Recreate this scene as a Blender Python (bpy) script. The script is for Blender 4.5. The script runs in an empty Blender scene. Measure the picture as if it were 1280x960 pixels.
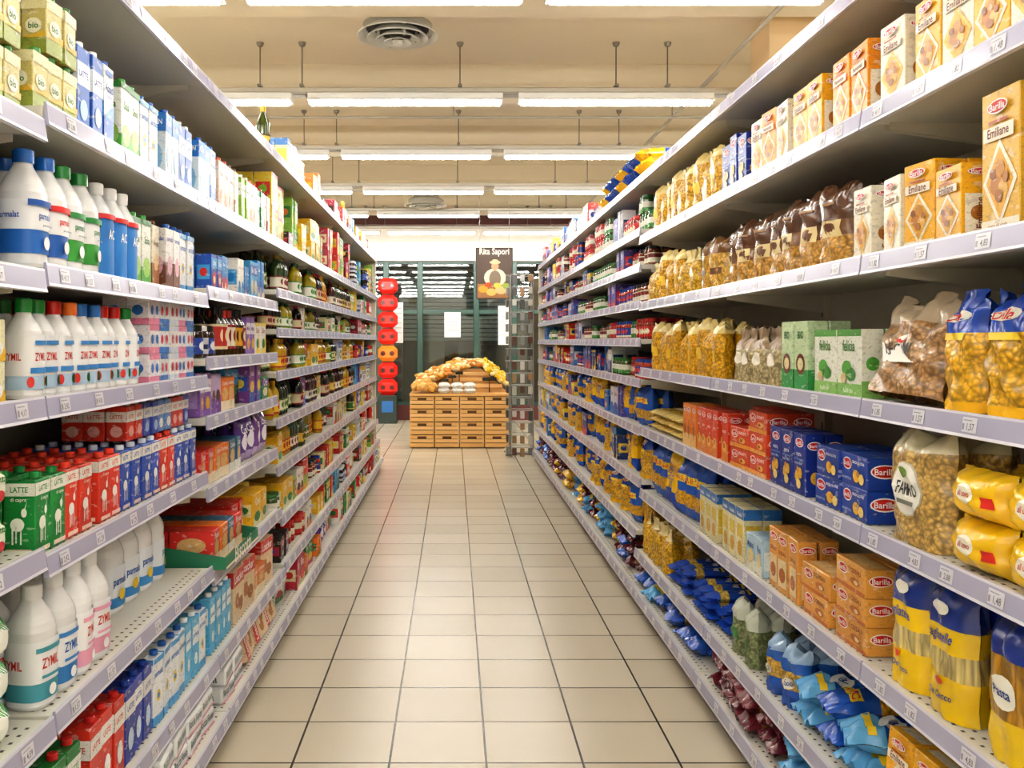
import bpy, math, random
import numpy as np
from mathutils import Vector, Matrix
R = random.Random(11)
scene = bpy.context.scene
try:
    scene.view_settings.view_transform = 'Standard'
    scene.view_settings.look = 'Medium High Contrast'
except Exception as e:
    print('look', e)

def C(h):
    if not isinstance(h, str): return h
    h = h.lstrip('#')
    o = []
    for i in (0, 2, 4):
        c = int(h[i:i+2], 16)/255
        o.append(c/12.92 if c <= .04045 else ((c+.055)/1.055)**2.4)
    return tuple(o)

# ---------------------------------------------------------------- materials
def newmat(name):
    m = bpy.data.materials.new(name); m.use_nodes = True
    nt = m.node_tree
    return m, nt, nt.nodes['Principled BSDF']

def attr_mat(name, rough=.45, spec=.5, metal=0, coat=0, printed=False, crinkle=0):
    m, nt, b = newmat(name); L = nt.links.new
    a = nt.nodes.new('ShaderNodeAttribute'); a.attribute_name = 'Col'
    col = a.outputs['Color']
    tc = nt.nodes.new('ShaderNodeTexCoord')
    if printed:
        mp = nt.nodes.new('ShaderNodeMapping'); mp.inputs['Scale'].default_value = (1, 1, 2.0)
        L(tc.outputs['Object'], mp.inputs['Vector'])
        for sc, lo, hi, tgt, fac in ((46, .62, .635, (.03, .025, .03, 1), .2), (34, .64, .655, (.95, .93, .86, 1), .26), (170, .6, .62, (.05, .05, .06, 1), .2)):
            nz = nt.nodes.new('ShaderNodeTexNoise'); nz.inputs['Scale'].default_value = sc; nz.inputs['Detail'].default_value = 1
            if sc == 34:
                m2 = nt.nodes.new('ShaderNodeMapping'); m2.inputs['Location'].default_value = (3.3, 1.7, 9.1); L(mp.outputs[0], m2.inputs['Vector']); L(m2.outputs[0], nz.inputs['Vector'])
            else: L(mp.outputs[0], nz.inputs['Vector'])
            mr = nt.nodes.new('ShaderNodeMapRange'); mr.inputs['From Min'].default_value = lo; mr.inputs['From Max'].default_value = hi; mr.inputs['To Max'].default_value = fac
            L(nz.outputs['Fac'], mr.inputs['Value'])
            mx = nt.nodes.new('ShaderNodeMixRGB'); mx.inputs[2].default_value = tgt
            L(mr.outputs[0], mx.inputs[0]); L(col, mx.inputs[1]); col = mx.outputs[0]
    if crinkle:
        nz = nt.nodes.new('ShaderNodeTexNoise'); nz.inputs['Scale'].default_value = 38; nz.inputs['Detail'].default_value = 2
        bp = nt.nodes.new('ShaderNodeBump'); bp.inputs['Strength'].default_value = crinkle; bp.inputs['Distance'].default_value = .006
        L(tc.outputs['Object'], nz.inputs['Vector']); L(nz.outputs['Fac'], bp.inputs['Height']); L(bp.outputs[0], b.inputs['Normal'])
    L(col, b.inputs['Base Color'])
    b.inputs['Roughness'].default_value = rough
    b.inputs['Specular IOR Level'].default_value = spec
    b.inputs['Metallic'].default_value = metal
    b.inputs['Coat Weight'].default_value = coat
    return m

def pasta_mat(name, scale, stretch=(1, 1, 1), lo=.38, hi=1.25, bump=.5):
    m, nt, b = newmat(name)
    a = nt.nodes.new('ShaderNodeAttribute'); a.attribute_name = 'Col'
    tc = nt.nodes.new('ShaderNodeTexCoord')
    mp = nt.nodes.new('ShaderNodeMapping'); mp.inputs['Scale'].default_value = stretch
    nz = nt.nodes.new('ShaderNodeTexNoise'); nz.inputs['Scale'].default_value = scale*.4
    mx = nt.nodes.new('ShaderNodeMixRGB'); mx.blend_type = 'LINEAR_LIGHT'; mx.inputs[0].default_value = .012
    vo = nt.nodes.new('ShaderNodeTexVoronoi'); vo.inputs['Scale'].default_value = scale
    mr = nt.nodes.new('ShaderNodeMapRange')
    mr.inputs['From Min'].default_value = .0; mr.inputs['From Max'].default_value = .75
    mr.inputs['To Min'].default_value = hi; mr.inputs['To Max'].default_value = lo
    mu = nt.nodes.new('ShaderNodeVectorMath'); mu.operation = 'SCALE'
    bp = nt.nodes.new('ShaderNodeBump'); bp.inputs['Strength'].default_value = bump; bp.inputs['Distance'].default_value = .004
    L = nt.links.new
    L(tc.outputs['Object'], mp.inputs['Vector']); L(mp.outputs[0], nz.inputs['Vector'])
    L(mp.outputs[0], mx.inputs[1]); L(nz.outputs['Color'], mx.inputs[2]); L(mx.outputs[0], vo.inputs['Vector'])
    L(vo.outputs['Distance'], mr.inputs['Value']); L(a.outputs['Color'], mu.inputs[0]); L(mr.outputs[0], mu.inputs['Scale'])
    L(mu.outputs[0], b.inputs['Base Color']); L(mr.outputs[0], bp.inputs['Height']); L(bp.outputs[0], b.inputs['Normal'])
    b.inputs['Roughness'].default_value = .28
    b.inputs['Coat Weight'].default_value = .45; b.inputs['Coat Roughness'].default_value = .1
    return m

def emis_mat(name, col, st):
    m, nt, b = newmat(name)
    b.inputs['Base Color'].default_value = (.9, .9, .9, 1)
    b.inputs['Emission Color'].default_value = (*col, 1); b.inputs['Emission Strength'].default_value = st
    return m

PAPER, PLAS, PASTA, GLASS, METAL, SPAG, TUBE, MATTE, FOIL, CARD = range(10)
TUBE_ST = 50
MATS = [attr_mat('printed_card', .36, printed=True), attr_mat('glossy_plastic', .25),
        pasta_mat('pasta_film', 85), attr_mat('bottle_glass', .08, .6, 0, .5),
        attr_mat('metal', .35, .5, .85), pasta_mat('spaghetti_film', 90, (1, 1, .05)),
        emis_mat('fluorescent_tube', (1.0, .97, .93), TUBE_ST), attr_mat('matte_paint', .6, .3),
        attr_mat('foil_film', .25, .55, .0, .4, crinkle=.35), attr_mat('card', .5)]

# ---------------------------------------------------------------- mesh builder
class MB:
    def __init__(s, name='thing', dim=(.1, .1, .1)):
        s.v = []; s.l = []; s.n = []; s.c = []; s.m = []; s.sm = []; s.name = name; s.dim = dim
    def add(s, vs, fs, col, mat=0, sm=0):
        b = len(s.v); s.v.extend(vs)
        cl = isinstance(col, list); ml = isinstance(mat, list)
        for i, f in enumerate(fs):
            s.l.extend([b+k for k in f]); s.n.append(len(f))
            s.c.append(C(col[i]) if cl else C(col)); s.m.append(mat[i] if ml else mat); s.sm.append(sm)
    def fin(s):
        s.V = np.array(s.v, dtype=np.float64).reshape(-1, 3); s.L = np.array(s.l, dtype=np.int64)
        s.N = np.array(s.n, dtype=np.int64); s.Cc = np.array(s.c, dtype=np.float32).reshape(-1, 3)
        s.M = np.array(s.m, dtype=np.int64); s.S = np.array(s.sm, dtype=bool)
        return s

def build(name, items, tint=True, parent=None, center=True):
    """items: list of (proto, Matrix)"""
    Vs = []; Ls = []; Ns = []; Cs = []; Ms = []; Ss = []; b = 0
    for p, M in items:
        A = np.array(M)
        v = p.V @ A[:3, :3].T + A[:3, 3]
        Vs.append(v); Ls.append(p.L+b); b += len(v)
        Ns.append(p.N); Ms.append(p.M); Ss.append(p.S)
        Cs.append(p.Cc*(R.uniform(.9, 1.04) if tint else 1))
    V = np.concatenate(Vs); L = np.concatenate(Ls); N = np.concatenate(Ns)
    Cc = np.concatenate(Cs); Mi = np.concatenate(Ms); S = np.concatenate(Ss)
    o = np.zeros(3)
    if center:
        o = (V.min(0)+V.max(0))/2; o[2] = V[:, 2].min(); V = V-o
    used, inv = np.unique(Mi, return_inverse=True)
    me = bpy.data.meshes.new(name)
    me.vertices.add(len(V)); me.vertices.foreach_set('co', V.astype(np.float32).ravel())
    me.loops.add(len(L)); me.loops.foreach_set('vertex_index', L.astype(np.int32))
    me.polygons.add(len(N))
    st = np.concatenate([[0], np.cumsum(N)[:-1]]).astype(np.int32)
    me.polygons.foreach_set('loop_start', st)
    me.polygons.foreach_set('material_index', inv.astype(np.int32).ravel())
    me.polygons.foreach_set('use_smooth', S)
    me.update(calc_edges=True)
    at = me.attributes.new('Col', 'FLOAT_COLOR', 'FACE')
    cc = np.ones((len(N), 4), dtype=np.float32); cc[:, :3] = Cc
    at.data.foreach_set('color', cc.ravel())
    for u in used: me.materials.append(MATS[int(u)])
    ob = bpy.data.objects.new(name, me); ob.location = o
    scene.collection.objects.link(ob)
    if parent: ob.parent = parent
    return ob

I4 = Matrix.Identity(4)
def single(mb, name=None, **k):
    return build(name or mb.name, [(mb.fin(), I4)], tint=False, **k)

def cbox(mb, c, size, bev=.0, col='#ffffff', mat=0):
    """box, c = centre"""
    hx, hy, hz = [s/2 for s in size]
    if bev <= 0:
        vs = [(c[0]+a*hx, c[1]+b*hy, c[2]+d*hz) for a in (-1, 1) for b in (-1, 1) for d in (-1, 1)]
        fs = [(0, 1, 3, 2), (4, 6, 7, 5), (0, 4, 5, 1), (2, 3, 7, 6), (0, 2, 6, 4), (1, 5, 7, 3)]
        mb.add(vs, fs, col, mat); return
    bev = min(bev, hx*.9, hy*.9, hz*.9)
    h = (hx, hy, hz); vs = []; idx = {}
    for sx in (-1, 1):
        for sy in (-1, 1):
            for sz in (-1, 1):
                s = (sx, sy, sz)
                for ax in range(3):
                    p = [s[k]*(h[k]-(0 if k == ax else bev)) for k in range(3)]
                    idx[(s, ax)] = len(vs); vs.append(p)
    fs = []
    for ax in range(3):
        o = [k for k in range(3) if k != ax]
        for sg in (-1, 1):
            q = []
            for a, b in ((-1, -1), (1, -1), (1, 1), (-1, 1)):
                s = [0, 0, 0]; s[ax] = sg; s[o[0]] = a; s[o[1]] = b; q.append(idx[(tuple(s), ax)])
            fs.append(q)
        for a in (-1, 1):
            for b in (-1, 1):
                s0 = [0, 0, 0]; s0[o[0]] = a; s0[o[1]] = b; s1 = list(s0); s0[ax] = -1; s1[ax] = 1
                s0 = tuple(s0); s1 = tuple(s1)
                fs.append([idx[(s0, o[0])], idx[(s1, o[0])], idx[(s1, o[1])], idx[(s0, o[1])]])
    for sx in (-1, 1):
        for sy in (-1, 1):
            for sz in (-1, 1):
                fs.append([idx[((sx, sy, sz), a)] for a in range(3)])
    out = []
    for f in fs:
        a, b, d = [Vector(vs[k]) for k in f[:3]]
        n = (b-a).cross(d-a); m = sum((Vector(vs[k]) for k in f), Vector())
        out.append(f if n.dot(m) > 0 else f[::-1])
    mb.add([(p[0]+c[0], p[1]+c[1], p[2]+c[2]) for p in vs], out, col, mat)

def rod(mb, a, b, r, col, mat=METAL, n=8):
    a = Vector(a); b = Vector(b); d = (b-a).normalized()
    u = d.orthogonal().normalized(); w = d.cross(u)
    vs = []
    for p in (a, b):
        for i in range(n):
            t = 2*math.pi*i/n; q = p+u*math.cos(t)*r+w*math.sin(t)*r; vs.append(tuple(q))
    mb.add(vs, [(i, (i+1) % n, n+(i+1) % n, n+i) for i in range(n)], col, mat, 1)
    mb.add(vs, [tuple(range(n))[::-1], tuple(range(n, 2*n))], col, mat)

def lathe(mb, prof, n=16, cols='#ffffff', mat=PLAS, o=(0, 0, 0), sq=0):
    for i in range(len(prof)-1):
        vs = []
        for r, z in prof[i:i+2]:
            for k in range(n):
                t = 2*math.pi*(k+.5)/n; c, s = math.cos(t), math.sin(t)
                f = 1.0
                if sq: f = 1/((abs(c)**(2+sq)+abs(s)**(2+sq))**(1/(2+sq)))
                vs.append((o[0]+r*c*f, o[1]+r*s*f, o[2]+z))
        col = cols[i] if isinstance(cols, list) else cols
        mm = mat[i] if isinstance(mat, list) else mat
        mb.add(vs, [(k, (k+1) % n, n+(k+1) % n, n+k) for k in range(n)], col, mm, 1)

_tx = {}
def textgeo(s):
    if s in _tx: return _tx[s]
    cu = bpy.data.curves.new('t', 'FONT'); cu.body = s; cu.resolution_u = 2; cu.offset = .015
    cu.align_x = 'CENTER'; cu.align_y = 'CENTER'
    ob = bpy.data.objects.new('t', cu); scene.collection.objects.link(ob)
    bpy.context.view_layer.update()
    dg = bpy.context.evaluated_depsgraph_get()
    me = bpy.data.meshes.new_from_object(ob.evaluated_get(dg))
    v = np.array([p.co[:2] for p in me.vertices]); f = [tuple(p.vertices) for p in me.polygons]
    bpy.data.objects.remove(ob); bpy.data.curves.remove(cu); bpy.data.meshes.remove(me)
    lo, hi = v.min(0), v.max(0); W = hi[0]-lo[0]; v = (v-(lo+hi)/2)/W
    _tx[s] = (v, f, (hi[1]-lo[1])/W); return _tx[s]

def deco(mb, P, W, H, items, g=(1, 1), mat=0, off0=.0003):
    off = off0
    for it in items:
        off += .0004; k = it[0]
        if k == 'r':
            u0, u1, v0, v1, col = it[1:6]; m = it[6] if len(it) > 6 else mat
            nx, ny = max(1, int(g[0]*(u1-u0)+.99)), max(1, int(g[1]*(v1-v0)+.99))
            if g == (1, 1): nx = ny = 1
            vs = [P(u0+(u1-u0)*i/nx, v0+(v1-v0)*j/ny, off) for j in range(ny+1) for i in range(nx+1)]
            fs = [(j*(nx+1)+i, j*(nx+1)+i+1, (j+1)*(nx+1)+i+1, (j+1)*(nx+1)+i) for j in range(ny) for i in range(nx)]
            mb.add(vs, fs, col, m, 1 if g != (1, 1) else 0)
        elif k == 'e':
            cu, cv, ru, rv, col = it[1:6]; m = it[6] if len(it) > 6 else mat
            n = 16; rings = 1 if g == (1, 1) else 3
            vs = [P(cu, cv, off)]
            for q in range(1, rings+1):
                for i in range(n):
                    t = 2*math.pi*i/n; vs.append(P(cu+ru*q/rings*math.cos(t), cv+rv*q/rings*math.sin(t), off))
            fs = [(0, 1+i, 1+(i+1) % n) for i in range(n)]
            for q in range(rings-1):
                b0 = 1+q*n; b1 = b0+n
                fs += [(b0+i, b1+i, b1+(i+1) % n, b0+(i+1) % n) for i in range(n)]
            mb.add(vs, fs, col, m)
        elif k == 'p':
            pts, col = it[1], it[2]
            mb.add([P(a, b, off) for a, b in pts], [tuple(range(len(pts)))], col, mat)
        elif k == 't':
            s, cu, cv, wf, col = it[1:6]; vs_ = it[6] if len(it) > 6 else 1.0
            v, f, asp = textgeo(s)
            sc = wf*W
            mb.add([P(cu+x*wf, cv+y*sc*vs_/H, off) for x, y in v], f, col, CARD)
        elif k == 'tv':
            s, cu, cv, hf, col = it[1:6]
            v, f, asp = textgeo(s); sc = hf*H
            mb.add([P(cu-y*sc/W, cv+x*hf, off) for x, y in v], f, col, CARD)

def PF(w, d, h): return lambda u, v, o: (-w/2+u*w, -d/2-o, v*h)
def PLf(w, d, h): return lambda u, v, o: (-w/2-o, d/2-u*d, v*h)
def PRf(w, d, h): return lambda u, v, o: (w/2+o, -d/2+u*d, v*h)
def PT(w, d, h): return lambda u, v, o: (-w/2+u*w, -d/2+v*d, h+o)

def pbox(name, w, d, h, base, front=(), side=(), top=(), bev=.002, mat=PAPER):
    mb = MB(name, (w, d, h))
    cbox(mb, (0, 0, h/2), (w, d, h), bev, base, mat)
    deco(mb, PF(w, d, h), w, h, front, mat=mat)
    for P in (PLf, PRf): deco(mb, P(w, d, h), d, h, side if side != 'F' else front, mat=mat)
    if top: deco(mb, PT(w, d, h), w, d, top, mat=mat)
    return mb.fin()

def cap(mb, o, r, h, col):
    lathe(mb, [(r, 0), (r, h*.9), (r*.85, h), (0.0001, h)], 12, col, PLAS, o)

def carton(name, w, d, h, base, capc, front, side='F', top=()):
    mb = MB(name, (w, d, h+.016))
    cbox(mb, (0, 0, h/2), (w, d, h), .002, base, PAPER)
    deco(mb, PF(w, d, h), w, h, front)
    for P in (PLf, PRf): deco(mb, P(w, d, h), d, h, side if side != 'F' else front)
    cbox(mb, (0, 0, h+.0015), (w*.96, .006, .003), .0, base, PAPER)
    cap(mb, (w*.1, -d*.22, h+.002), .0125, .014, capc)
    return mb.fin()

def bottle(name, r, h, body, capc, label, z0, z1, neck=.4, sq=1.2, mat=PLAS, caph=.028, capr=.5, n=18, span=5.6, extra=None):
    mb = MB(name, (2*r, 2*r, h))
    hb = h-caph; sh = hb*(1-.30)
    prof = [(0.0001, 0), (r*.9, 0), (r, .008), (r, sh*.55), (r*.985, sh*.75), (r, sh), (r*.93, sh+hb*.07), (r*.75, sh+hb*.15), (r*.52, sh+hb*.22), (r*neck, sh+hb*.27), (r*neck, hb)]
    lathe(mb, prof, n, body, mat, (0, 0, 0), sq)
    cr = r*capr
    lathe(mb, [(cr, hb-.004), (cr, h-.003), (cr*.85, h), (.0001, h)], 14, capc, PLAS)
    rr = r*1.012
    def P(u, v, o):
        t = (u-.5)*span; x, y = math.sin(t), -math.cos(t)
        f = 1/((abs(x)**(2+sq)+abs(y)**(2+sq))**(1/(2+sq))) if sq else 1
        return ((rr*f+o*2)*x, (rr*f+o*2)*y, z0+v*(z1-z0))
    deco(mb, P, span*r, z1-z0, label, g=(18, 2), mat=CARD)
    return mb.fin()

def jar(name, r, h, content, lid, label, n=16):
    mb = MB(name, (2*r, 2*r, h))
    lathe(mb, [(.0001, 0), (r*.9, 0), (r, .006), (r, h*.72), (r*.93, h*.8), (r*.8, h*.84)], n, content, GLASS)
    lathe(mb, [(r*.88, h*.83), (r*.88, h*.985), (r*.8, h), (.0001, h)], n, lid, PLAS)
    def P(u, v, o):
        t = (u-.5)*5.6
        return ((r*1.01+o)*math.sin(t), -(r*1.01+o)*math.cos(t), h*.12+v*h*.5)
    deco(mb, P, 5.6*r, h*.5, label, g=(16, 2))
    return mb.fin()

def bag(name, w, h, t, region, items=(), kind='pillow', nu=12, nv=16, seed=0, wr=.003):
    mb = MB(name, (w, t, h))
    rr = random.Random(seed); p1, p2, p3, p4 = [rr.uniform(0, 6.28) for _ in range(4)]
    lean = rr.uniform(-.012, .012)
    def S(u, v, sg, o=0.0):
        a = 2*u-1
        if kind == 'pillow':
            e = min(v, 1-v); f = max(0, min(1, (e-.04)/.34))
        elif kind == 'gather':
            f = min(1, max(0, (.80-v)/.3)); f = min(f, .8+v*2)
        elif kind == 'full':
            f = min(1, max(0, (.97-v)/.22)); f = min(f, .85+v*3)
        else:
            f = min(1, max(0, (.95-v)/.5)); f = min(f, .75+v*3)
        T = t/2*(1-(1-f)**2.2)**.65 if f > 0 else 0
        Wd = w/2*(1-.06*(f))
        if kind == 'gather':
            g = max(0, min(1, (v-.55)/.25)); Wd *= (1-.45*g*(1 if v < .85 else 1-.5*(v-.85)/.15))
        side = max(0, 1-abs(a)**3)**.5
        y = -sg*(T*side+.0008+o)
        wa = wr*(1.2-f)
        y += wa*math.sin(a*11+p1+v*3)*(1-abs(a)**4)+wr*.45*math.sin(v*23+p2+a*4)*side+wr*.5*math.sin(a*7+v*9+p4)*side
        x = a*Wd+wr*.6*math.sin(v*17+p3)+lean*v
        z = v*h
        if kind != 'pillow' and v > .8: z += wr*1.5*math.sin(a*5+p1)*(v-.8)/.2
        return (x, y, z)
    for sg in (1, -1):
        vs = [S(i/nu, j/nv, sg) for j in range(nv+1) for i in range(nu+1)]
        fs = []; cs = []; ms = []
        for j in range(nv):
            for i in range(nu):
                q = (j*(nu+1)+i, j*(nu+1)+i+1, (j+1)*(nu+1)+i+1, (j+1)*(nu+1)+i)
                fs.append(q if sg > 0 else q[::-1])
                c, m = region((i+.5)/nu, (j+.5)/nv); cs.append(c); ms.append(m)
        mb.add(vs, fs, cs, ms, 1)
    if items: deco(mb, lambda u, v, o: S(u, v, 1, o*2.5), w, h, items, g=(8, 8), mat=CARD)
    return mb.fin()

def xf(p, M, dim):
    q = MB(p.name, dim); q.V = p.V @ np.array(M)[:3, :3].T+np.array(M)[:3, 3]
    q.L, q.N, q.Cc, q.M, q.S = p.L, p.N, p.Cc, p.M, p.S
    return q
def lay(p, ang=None):
    w, d, h = p.dim
    M = Matrix.Translation((0, -h/2, d/2)) @ Matrix.Rotation(-math.pi/2, 4, 'X')
    M = Matrix.Rotation(math.pi, 4, 'Z') @ M if ang is None else M
    return xf(p, M, (w, h, d))
def layx(p):
    w, d, h = p.dim
    M = Matrix.Translation((h/2, 0, w/2)) @ Matrix.Rotation(-math.pi/2, 4, 'Y')
    return xf(p, M, (h, d, w))

# ---------------------------------------------------------------- product library
def LGs(cu=.5, cv=.84, ru=.34, rv=.07):
    return [('e', cu, cv, ru, rv, '#ffffff', CARD), ('e', cu, cv, ru*.9, rv*.8, '#c8201c', CARD), ('t', 'Barilla', cu, cv, ru*1.45, '#ffffff')]

# --- dairy
gold_carton = carton('milk_carton', .068, .06, .125, '#cdc078', '#3c8a3a', [('r', 0, 1, 0, .28, '#9aa84a'), ('r', 0, 1, .8, 1, '#eee6b4'), ('e', .5, .5, .33, .14, '#f7f4dc'), ('t', 'bio', .5, .5, .4, '#3b7a36'), ('p', [(0, .28), (1, .28), (1, .4)], '#e0b83c')])
white_blue = carton('milk_carton', .07, .065, .215, '#eef3f8', '#2457b0', [('r', 0, 1, 0, .36, '#2a66bd'), ('p', [(0, .36), (1, .36), (1, .55)], '#5fa2dd'), ('t', 'Accadi', .5, .73, .85, '#1d4fa8', 1.3), ('r', .15, .85, .88, .94, '#2a66bd'), ('t', 'digeribile', .5, .62, .5, '#2a66bd')])
blue_carton = carton('milk_carton', .07, .065, .215, '#2a60b6', '#ffffff', [('r', 0, 1, .55, .82, '#eef4fa'), ('t', 'LATTE', .5, .69, .7, '#204a9c', 1.3), ('e', .5, .28, .3, .12, '#a7cdee'), ('r', 0, 1, .0, .06, '#eef4fa')])
green_white = carton('milk_carton', .07, .065, .205, '#f2f5ec', '#43a047', [('r', 0, 1, 0, .3, '#5fb04a'), ('e', .5, .3, .4, .15, '#a8d66d'), ('t', 'Soia', .5, .7, .55, '#2e7d32', 1.3), ('r', 0, 1, .92, 1, '#2e7d32')])
ltblue_carton = carton('milk_carton', .07, .065, .215, '#dcebf5', '#1e5bb5', [('r', 0, 1, .72, 1, '#2c78c8'), ('t', 'PLAN', .5, .86, .65, '#ffffff', 1.3), ('e', .5, .35, .32, .2, '#8cc3ea'), ('r', 0, 1, 0, .08, '#2c78c8')])
peach_carton = carton('milk_carton', .07, .065, .2, '#f1d2bd', '#c8503c', [('r', 0, 1, .62, .88, '#fbf2ea'), ('t', 'Riso', .5, .75, .5, '#b34b2c', 1.3), ('e', .5, .3, .33, .16, '#d9774f')])
beige_carton = carton('milk_carton', .07, .065, .2, '#efe6cf', '#6b3e1e', [('r', 0, 1, 0, .4, '#a96f45'), ('t', 'Avena', .5, .72, .7, '#6b3e1e', 1.3), ('e', .5, .42, .3, .13, '#e9c78c')])
lime_carton = carton('milk_carton', .07, .065, .2, '#8fbf3f', '#ffffff', [('r', 0, 1, .6, .88, '#f4f8e6'), ('t', 'Mandorla', .5, .74, .8, '#3c7a20', 1.3), ('e', .5, .3, .33, .16, '#f2d45c')])
choco_carton = carton('milk_carton', .066, .06, .2, '#f4f1ee', '#2660b0', [('r', 0, 1, 0, .45, '#7a4a35'), ('e', .5, .4, .34, .16, '#e9b7c8'), ('t', 'parmalat', .5, .82, .8, '#1d4fa8', 1.4)])
parma_carton = carton('milk_carton', .07, .065, .2, '#f4f7fa', '#2660b0', [('r', 0, 1, 0, .14, '#4fa3dc'), ('e', .5, .42, .2, .09, '#f0cf3e'), ('e', .5, .42, .12, .045, '#2d8ad0'), ('t', 'parmalat', .5, .75, .84, '#1565b8', 1.5), ('r', 0, 1, .92, 1, '#4fa3dc')])
cyan_carton = carton('milk_carton', .07, .065, .2, '#5db6e2', '#ffffff', [('r', .1, .9, .55, .85, '#f4fafd'), ('t', 'parmalat', .5, .7, .7, '#1565b8', 1.6), ('e', .5, .3, .2, .1, '#f4fafd')])
green_carton = carton('milk_carton', .07, .07, .2, '#1f7a38', '#c62828', [('r', 0, 1, .62, .86, '#f4f4f0'), ('t', 'LATTE', .5, .74, .65, '#2f8a46', 1.3), ('e', .5, .3, .28, .15, '#ffffff')])
red_carton = carton('milk_carton', .07, .07, .2, '#cf3320', '#c62828', [('r', 0, 1, .62, .86, '#f4f4f0'), ('t', 'LATTE', .5, .74, .65, '#c62828', 1.3), ('e', .5, .3, .28, .15, '#ffffff')])
navy_carton = carton('milk_carton', .07, .07, .2, '#2b3f9e', '#26479e', [('r', 0, 1, .62, .86, '#f4f4f0'), ('t', 'LATTE', .5, .74, .65, '#26479e', 1.3), ('e', .5, .3, .28, .15, '#cfe3f5')])
def goat(base, capc):
    G = [('r', 0, 1, .8, .97, '#f5f3ea'), ('t', 'LATTE', .5, .885, .55, base, 1.2),
         ('e', .45, .42, .22, .09, '#f7f5ee', CARD), ('e', .66, .58, .09, .06, '#f7f5ee', CARD), ('p', [(.66, .62), (.7, .62), (.76, .74)], '#f7f5ee'),
         ('r', .28, .34, .16, .4, '#f7f5ee'), ('r', .4, .45, .18, .4, '#f7f5ee'), ('r', .55, .6, .16, .4, '#f7f5ee'), ('r', .1, .9, .04, .1, '#f5d9c8'), ('t', 'di capra', .5, .75, .5, '#f7f5ee')]
    return carton('milk_carton', .072, .07, .165, base, capc, G)
goat_g, goat_r, goat_b = goat('#1f8a42', '#2f9150'), goat('#dc3f2a', '#dc4a35'), goat('#2f55b5', '#dfe8f5')
small_rb = [carton('milk_carton', .06, .06, .1, b, '#f0f0f0', [('r', 0, 1, .55, .85, '#f4f4f0'), ('t', 'LATTE', .5, .7, .6, b, 1.2), ('e', .5, .28, .3, .16, e)]) for b, e in (('#d23c2c', '#f0b8b0'), ('#3a56b8', '#b8d0f0'), ('#6f9fdc', '#ffffff'))]

def milkb(capc, l1, l2, txt, r=.046, h=.265, tc='#ffffff'):
    return bottle('milk_bottle', r, h, '#f2f3f4', capc,
        [('r', 0, 1, 0, .42, l1), ('r', 0, 1, .42, .95, '#f7f8fa'), ('p', [(.3, .42), (.7, .42), (.7, .52)], l2), ('t', txt, .5, .66, .19, l2, 1.5),
         ('t', txt, .82, .66, .17, l2, 1.5), ('t', txt, .18, .66, .17, l2, 1.5), ('e', .5, .2, .05, .12, '#ffffff'), ('r', .32, .68, .84, .95, l2), ('r', .7, .9, .1, .3, '#ffffff'), ('r', .72, .84, .16, .2, l2), ('t', 'parzialmente', .5, .5, .15, '#707880')], .03, .155)
mb_blue = milkb('#1f66b8', '#2367b6', '#1e56a6', 'parmalat')
mb_red = milkb('#1f66b8', '#1f5fb0', '#d12b2b', 'parmalat')
mb_green = milkb('#2d8b45', '#3a9a3c', '#2d8b45', 'parmalat')
mb_ac = bottle('milk_bottle', .042, .26, '#f2f4f6', '#f5f5f5', [('r', 0, 1, 0, 1, '#2f7fcb'), ('p', [(.2, 0), (.8, 0), (.55, .5)], '#e9f1f8'), ('t', 'AC', .5, .68, .14, '#ffffff', 1.5), ('t', 'AC', .82, .68, .12, '#ffffff', 1.5), ('t', 'AC', .18, .68, .12, '#ffffff', 1.5), ('r', 0, 1, .92, 1, '#cf3030')], .01, .175)
def zym(capc, c2='#c4332d'):
    return bottle('milk_bottle', .0365, .222, '#f5f6f7', capc, [('r', 0, 1, 0, .25, '#b8d3ea'), ('r', 0, 1, .25, 1, '#f7f8fa'), ('t', 'ZYMIL', .5, .6, .19, c2, 1.8), ('t', 'ZYMIL', .8, .6, .17, c2, 1.8), ('t', 'ZYMIL', .2, .6, .17, c2, 1.8), ('r', .36, .64, .3, .4, '#3f86c8'), ('r', .4, .6, .82, .9, '#3f86c8'), ('e', .36, .14, .03, .1, c2), ('e', .64, .14, .03, .1, '#3f9a55')], .02, .14)
z_g, z_r, z_b, z_o = zym('#1f8a3c'), zym('#c0221c'), zym('#2a73c2'), zym('#e8762a')
def zymL(l1, tc, r=.046, h=.27, nm='milk_bottle'):
    return bottle(nm, r, h, '#f4f5f6', '#f2f4f6', [('r', 0, 1, 0, .3, l1), ('r', 0, 1, .3, 1, '#f7f8fa'), ('t', 'ZYMIL', .5, .62, .19, tc, 1.8), ('t', 'ZYMIL', .82, .62, .17, tc, 1.8), ('t', 'ZYMIL', .18, .62, .17, tc, 1.8), ('r', .36, .64, .82, .9, l1), ('r', .4, .6, .38, .43, l1), ('e', .5, .15, .04, .1, '#ffffff')], .02, .15)
zl_pink, zl_teal, zl_blue = zymL('#e9a9c0', '#c4332d'), zymL('#4fa0b0', '#c4332d'), zymL('#3f86c8', '#1d5fae')
zl_big = bottle('milk_bottle', .056, .275, '#f4f5f6', '#f2f4f6', [('r', 0, 1, 0, 1, '#eef3f8'), ('r', 0, 1, 0, .25, '#3f8fd0'), ('t', 'parmalat', .5, .62, .22, '#1d5fae', 1.6), ('t', 'parmalat', .84, .62, .2, '#1d5fae', 1.6), ('t', 'parmalat', .16, .62, .2, '#1d5fae', 1.6), ('e', .5, .3, .05, .14, '#f0cf3e')], .02, .14)
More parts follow.
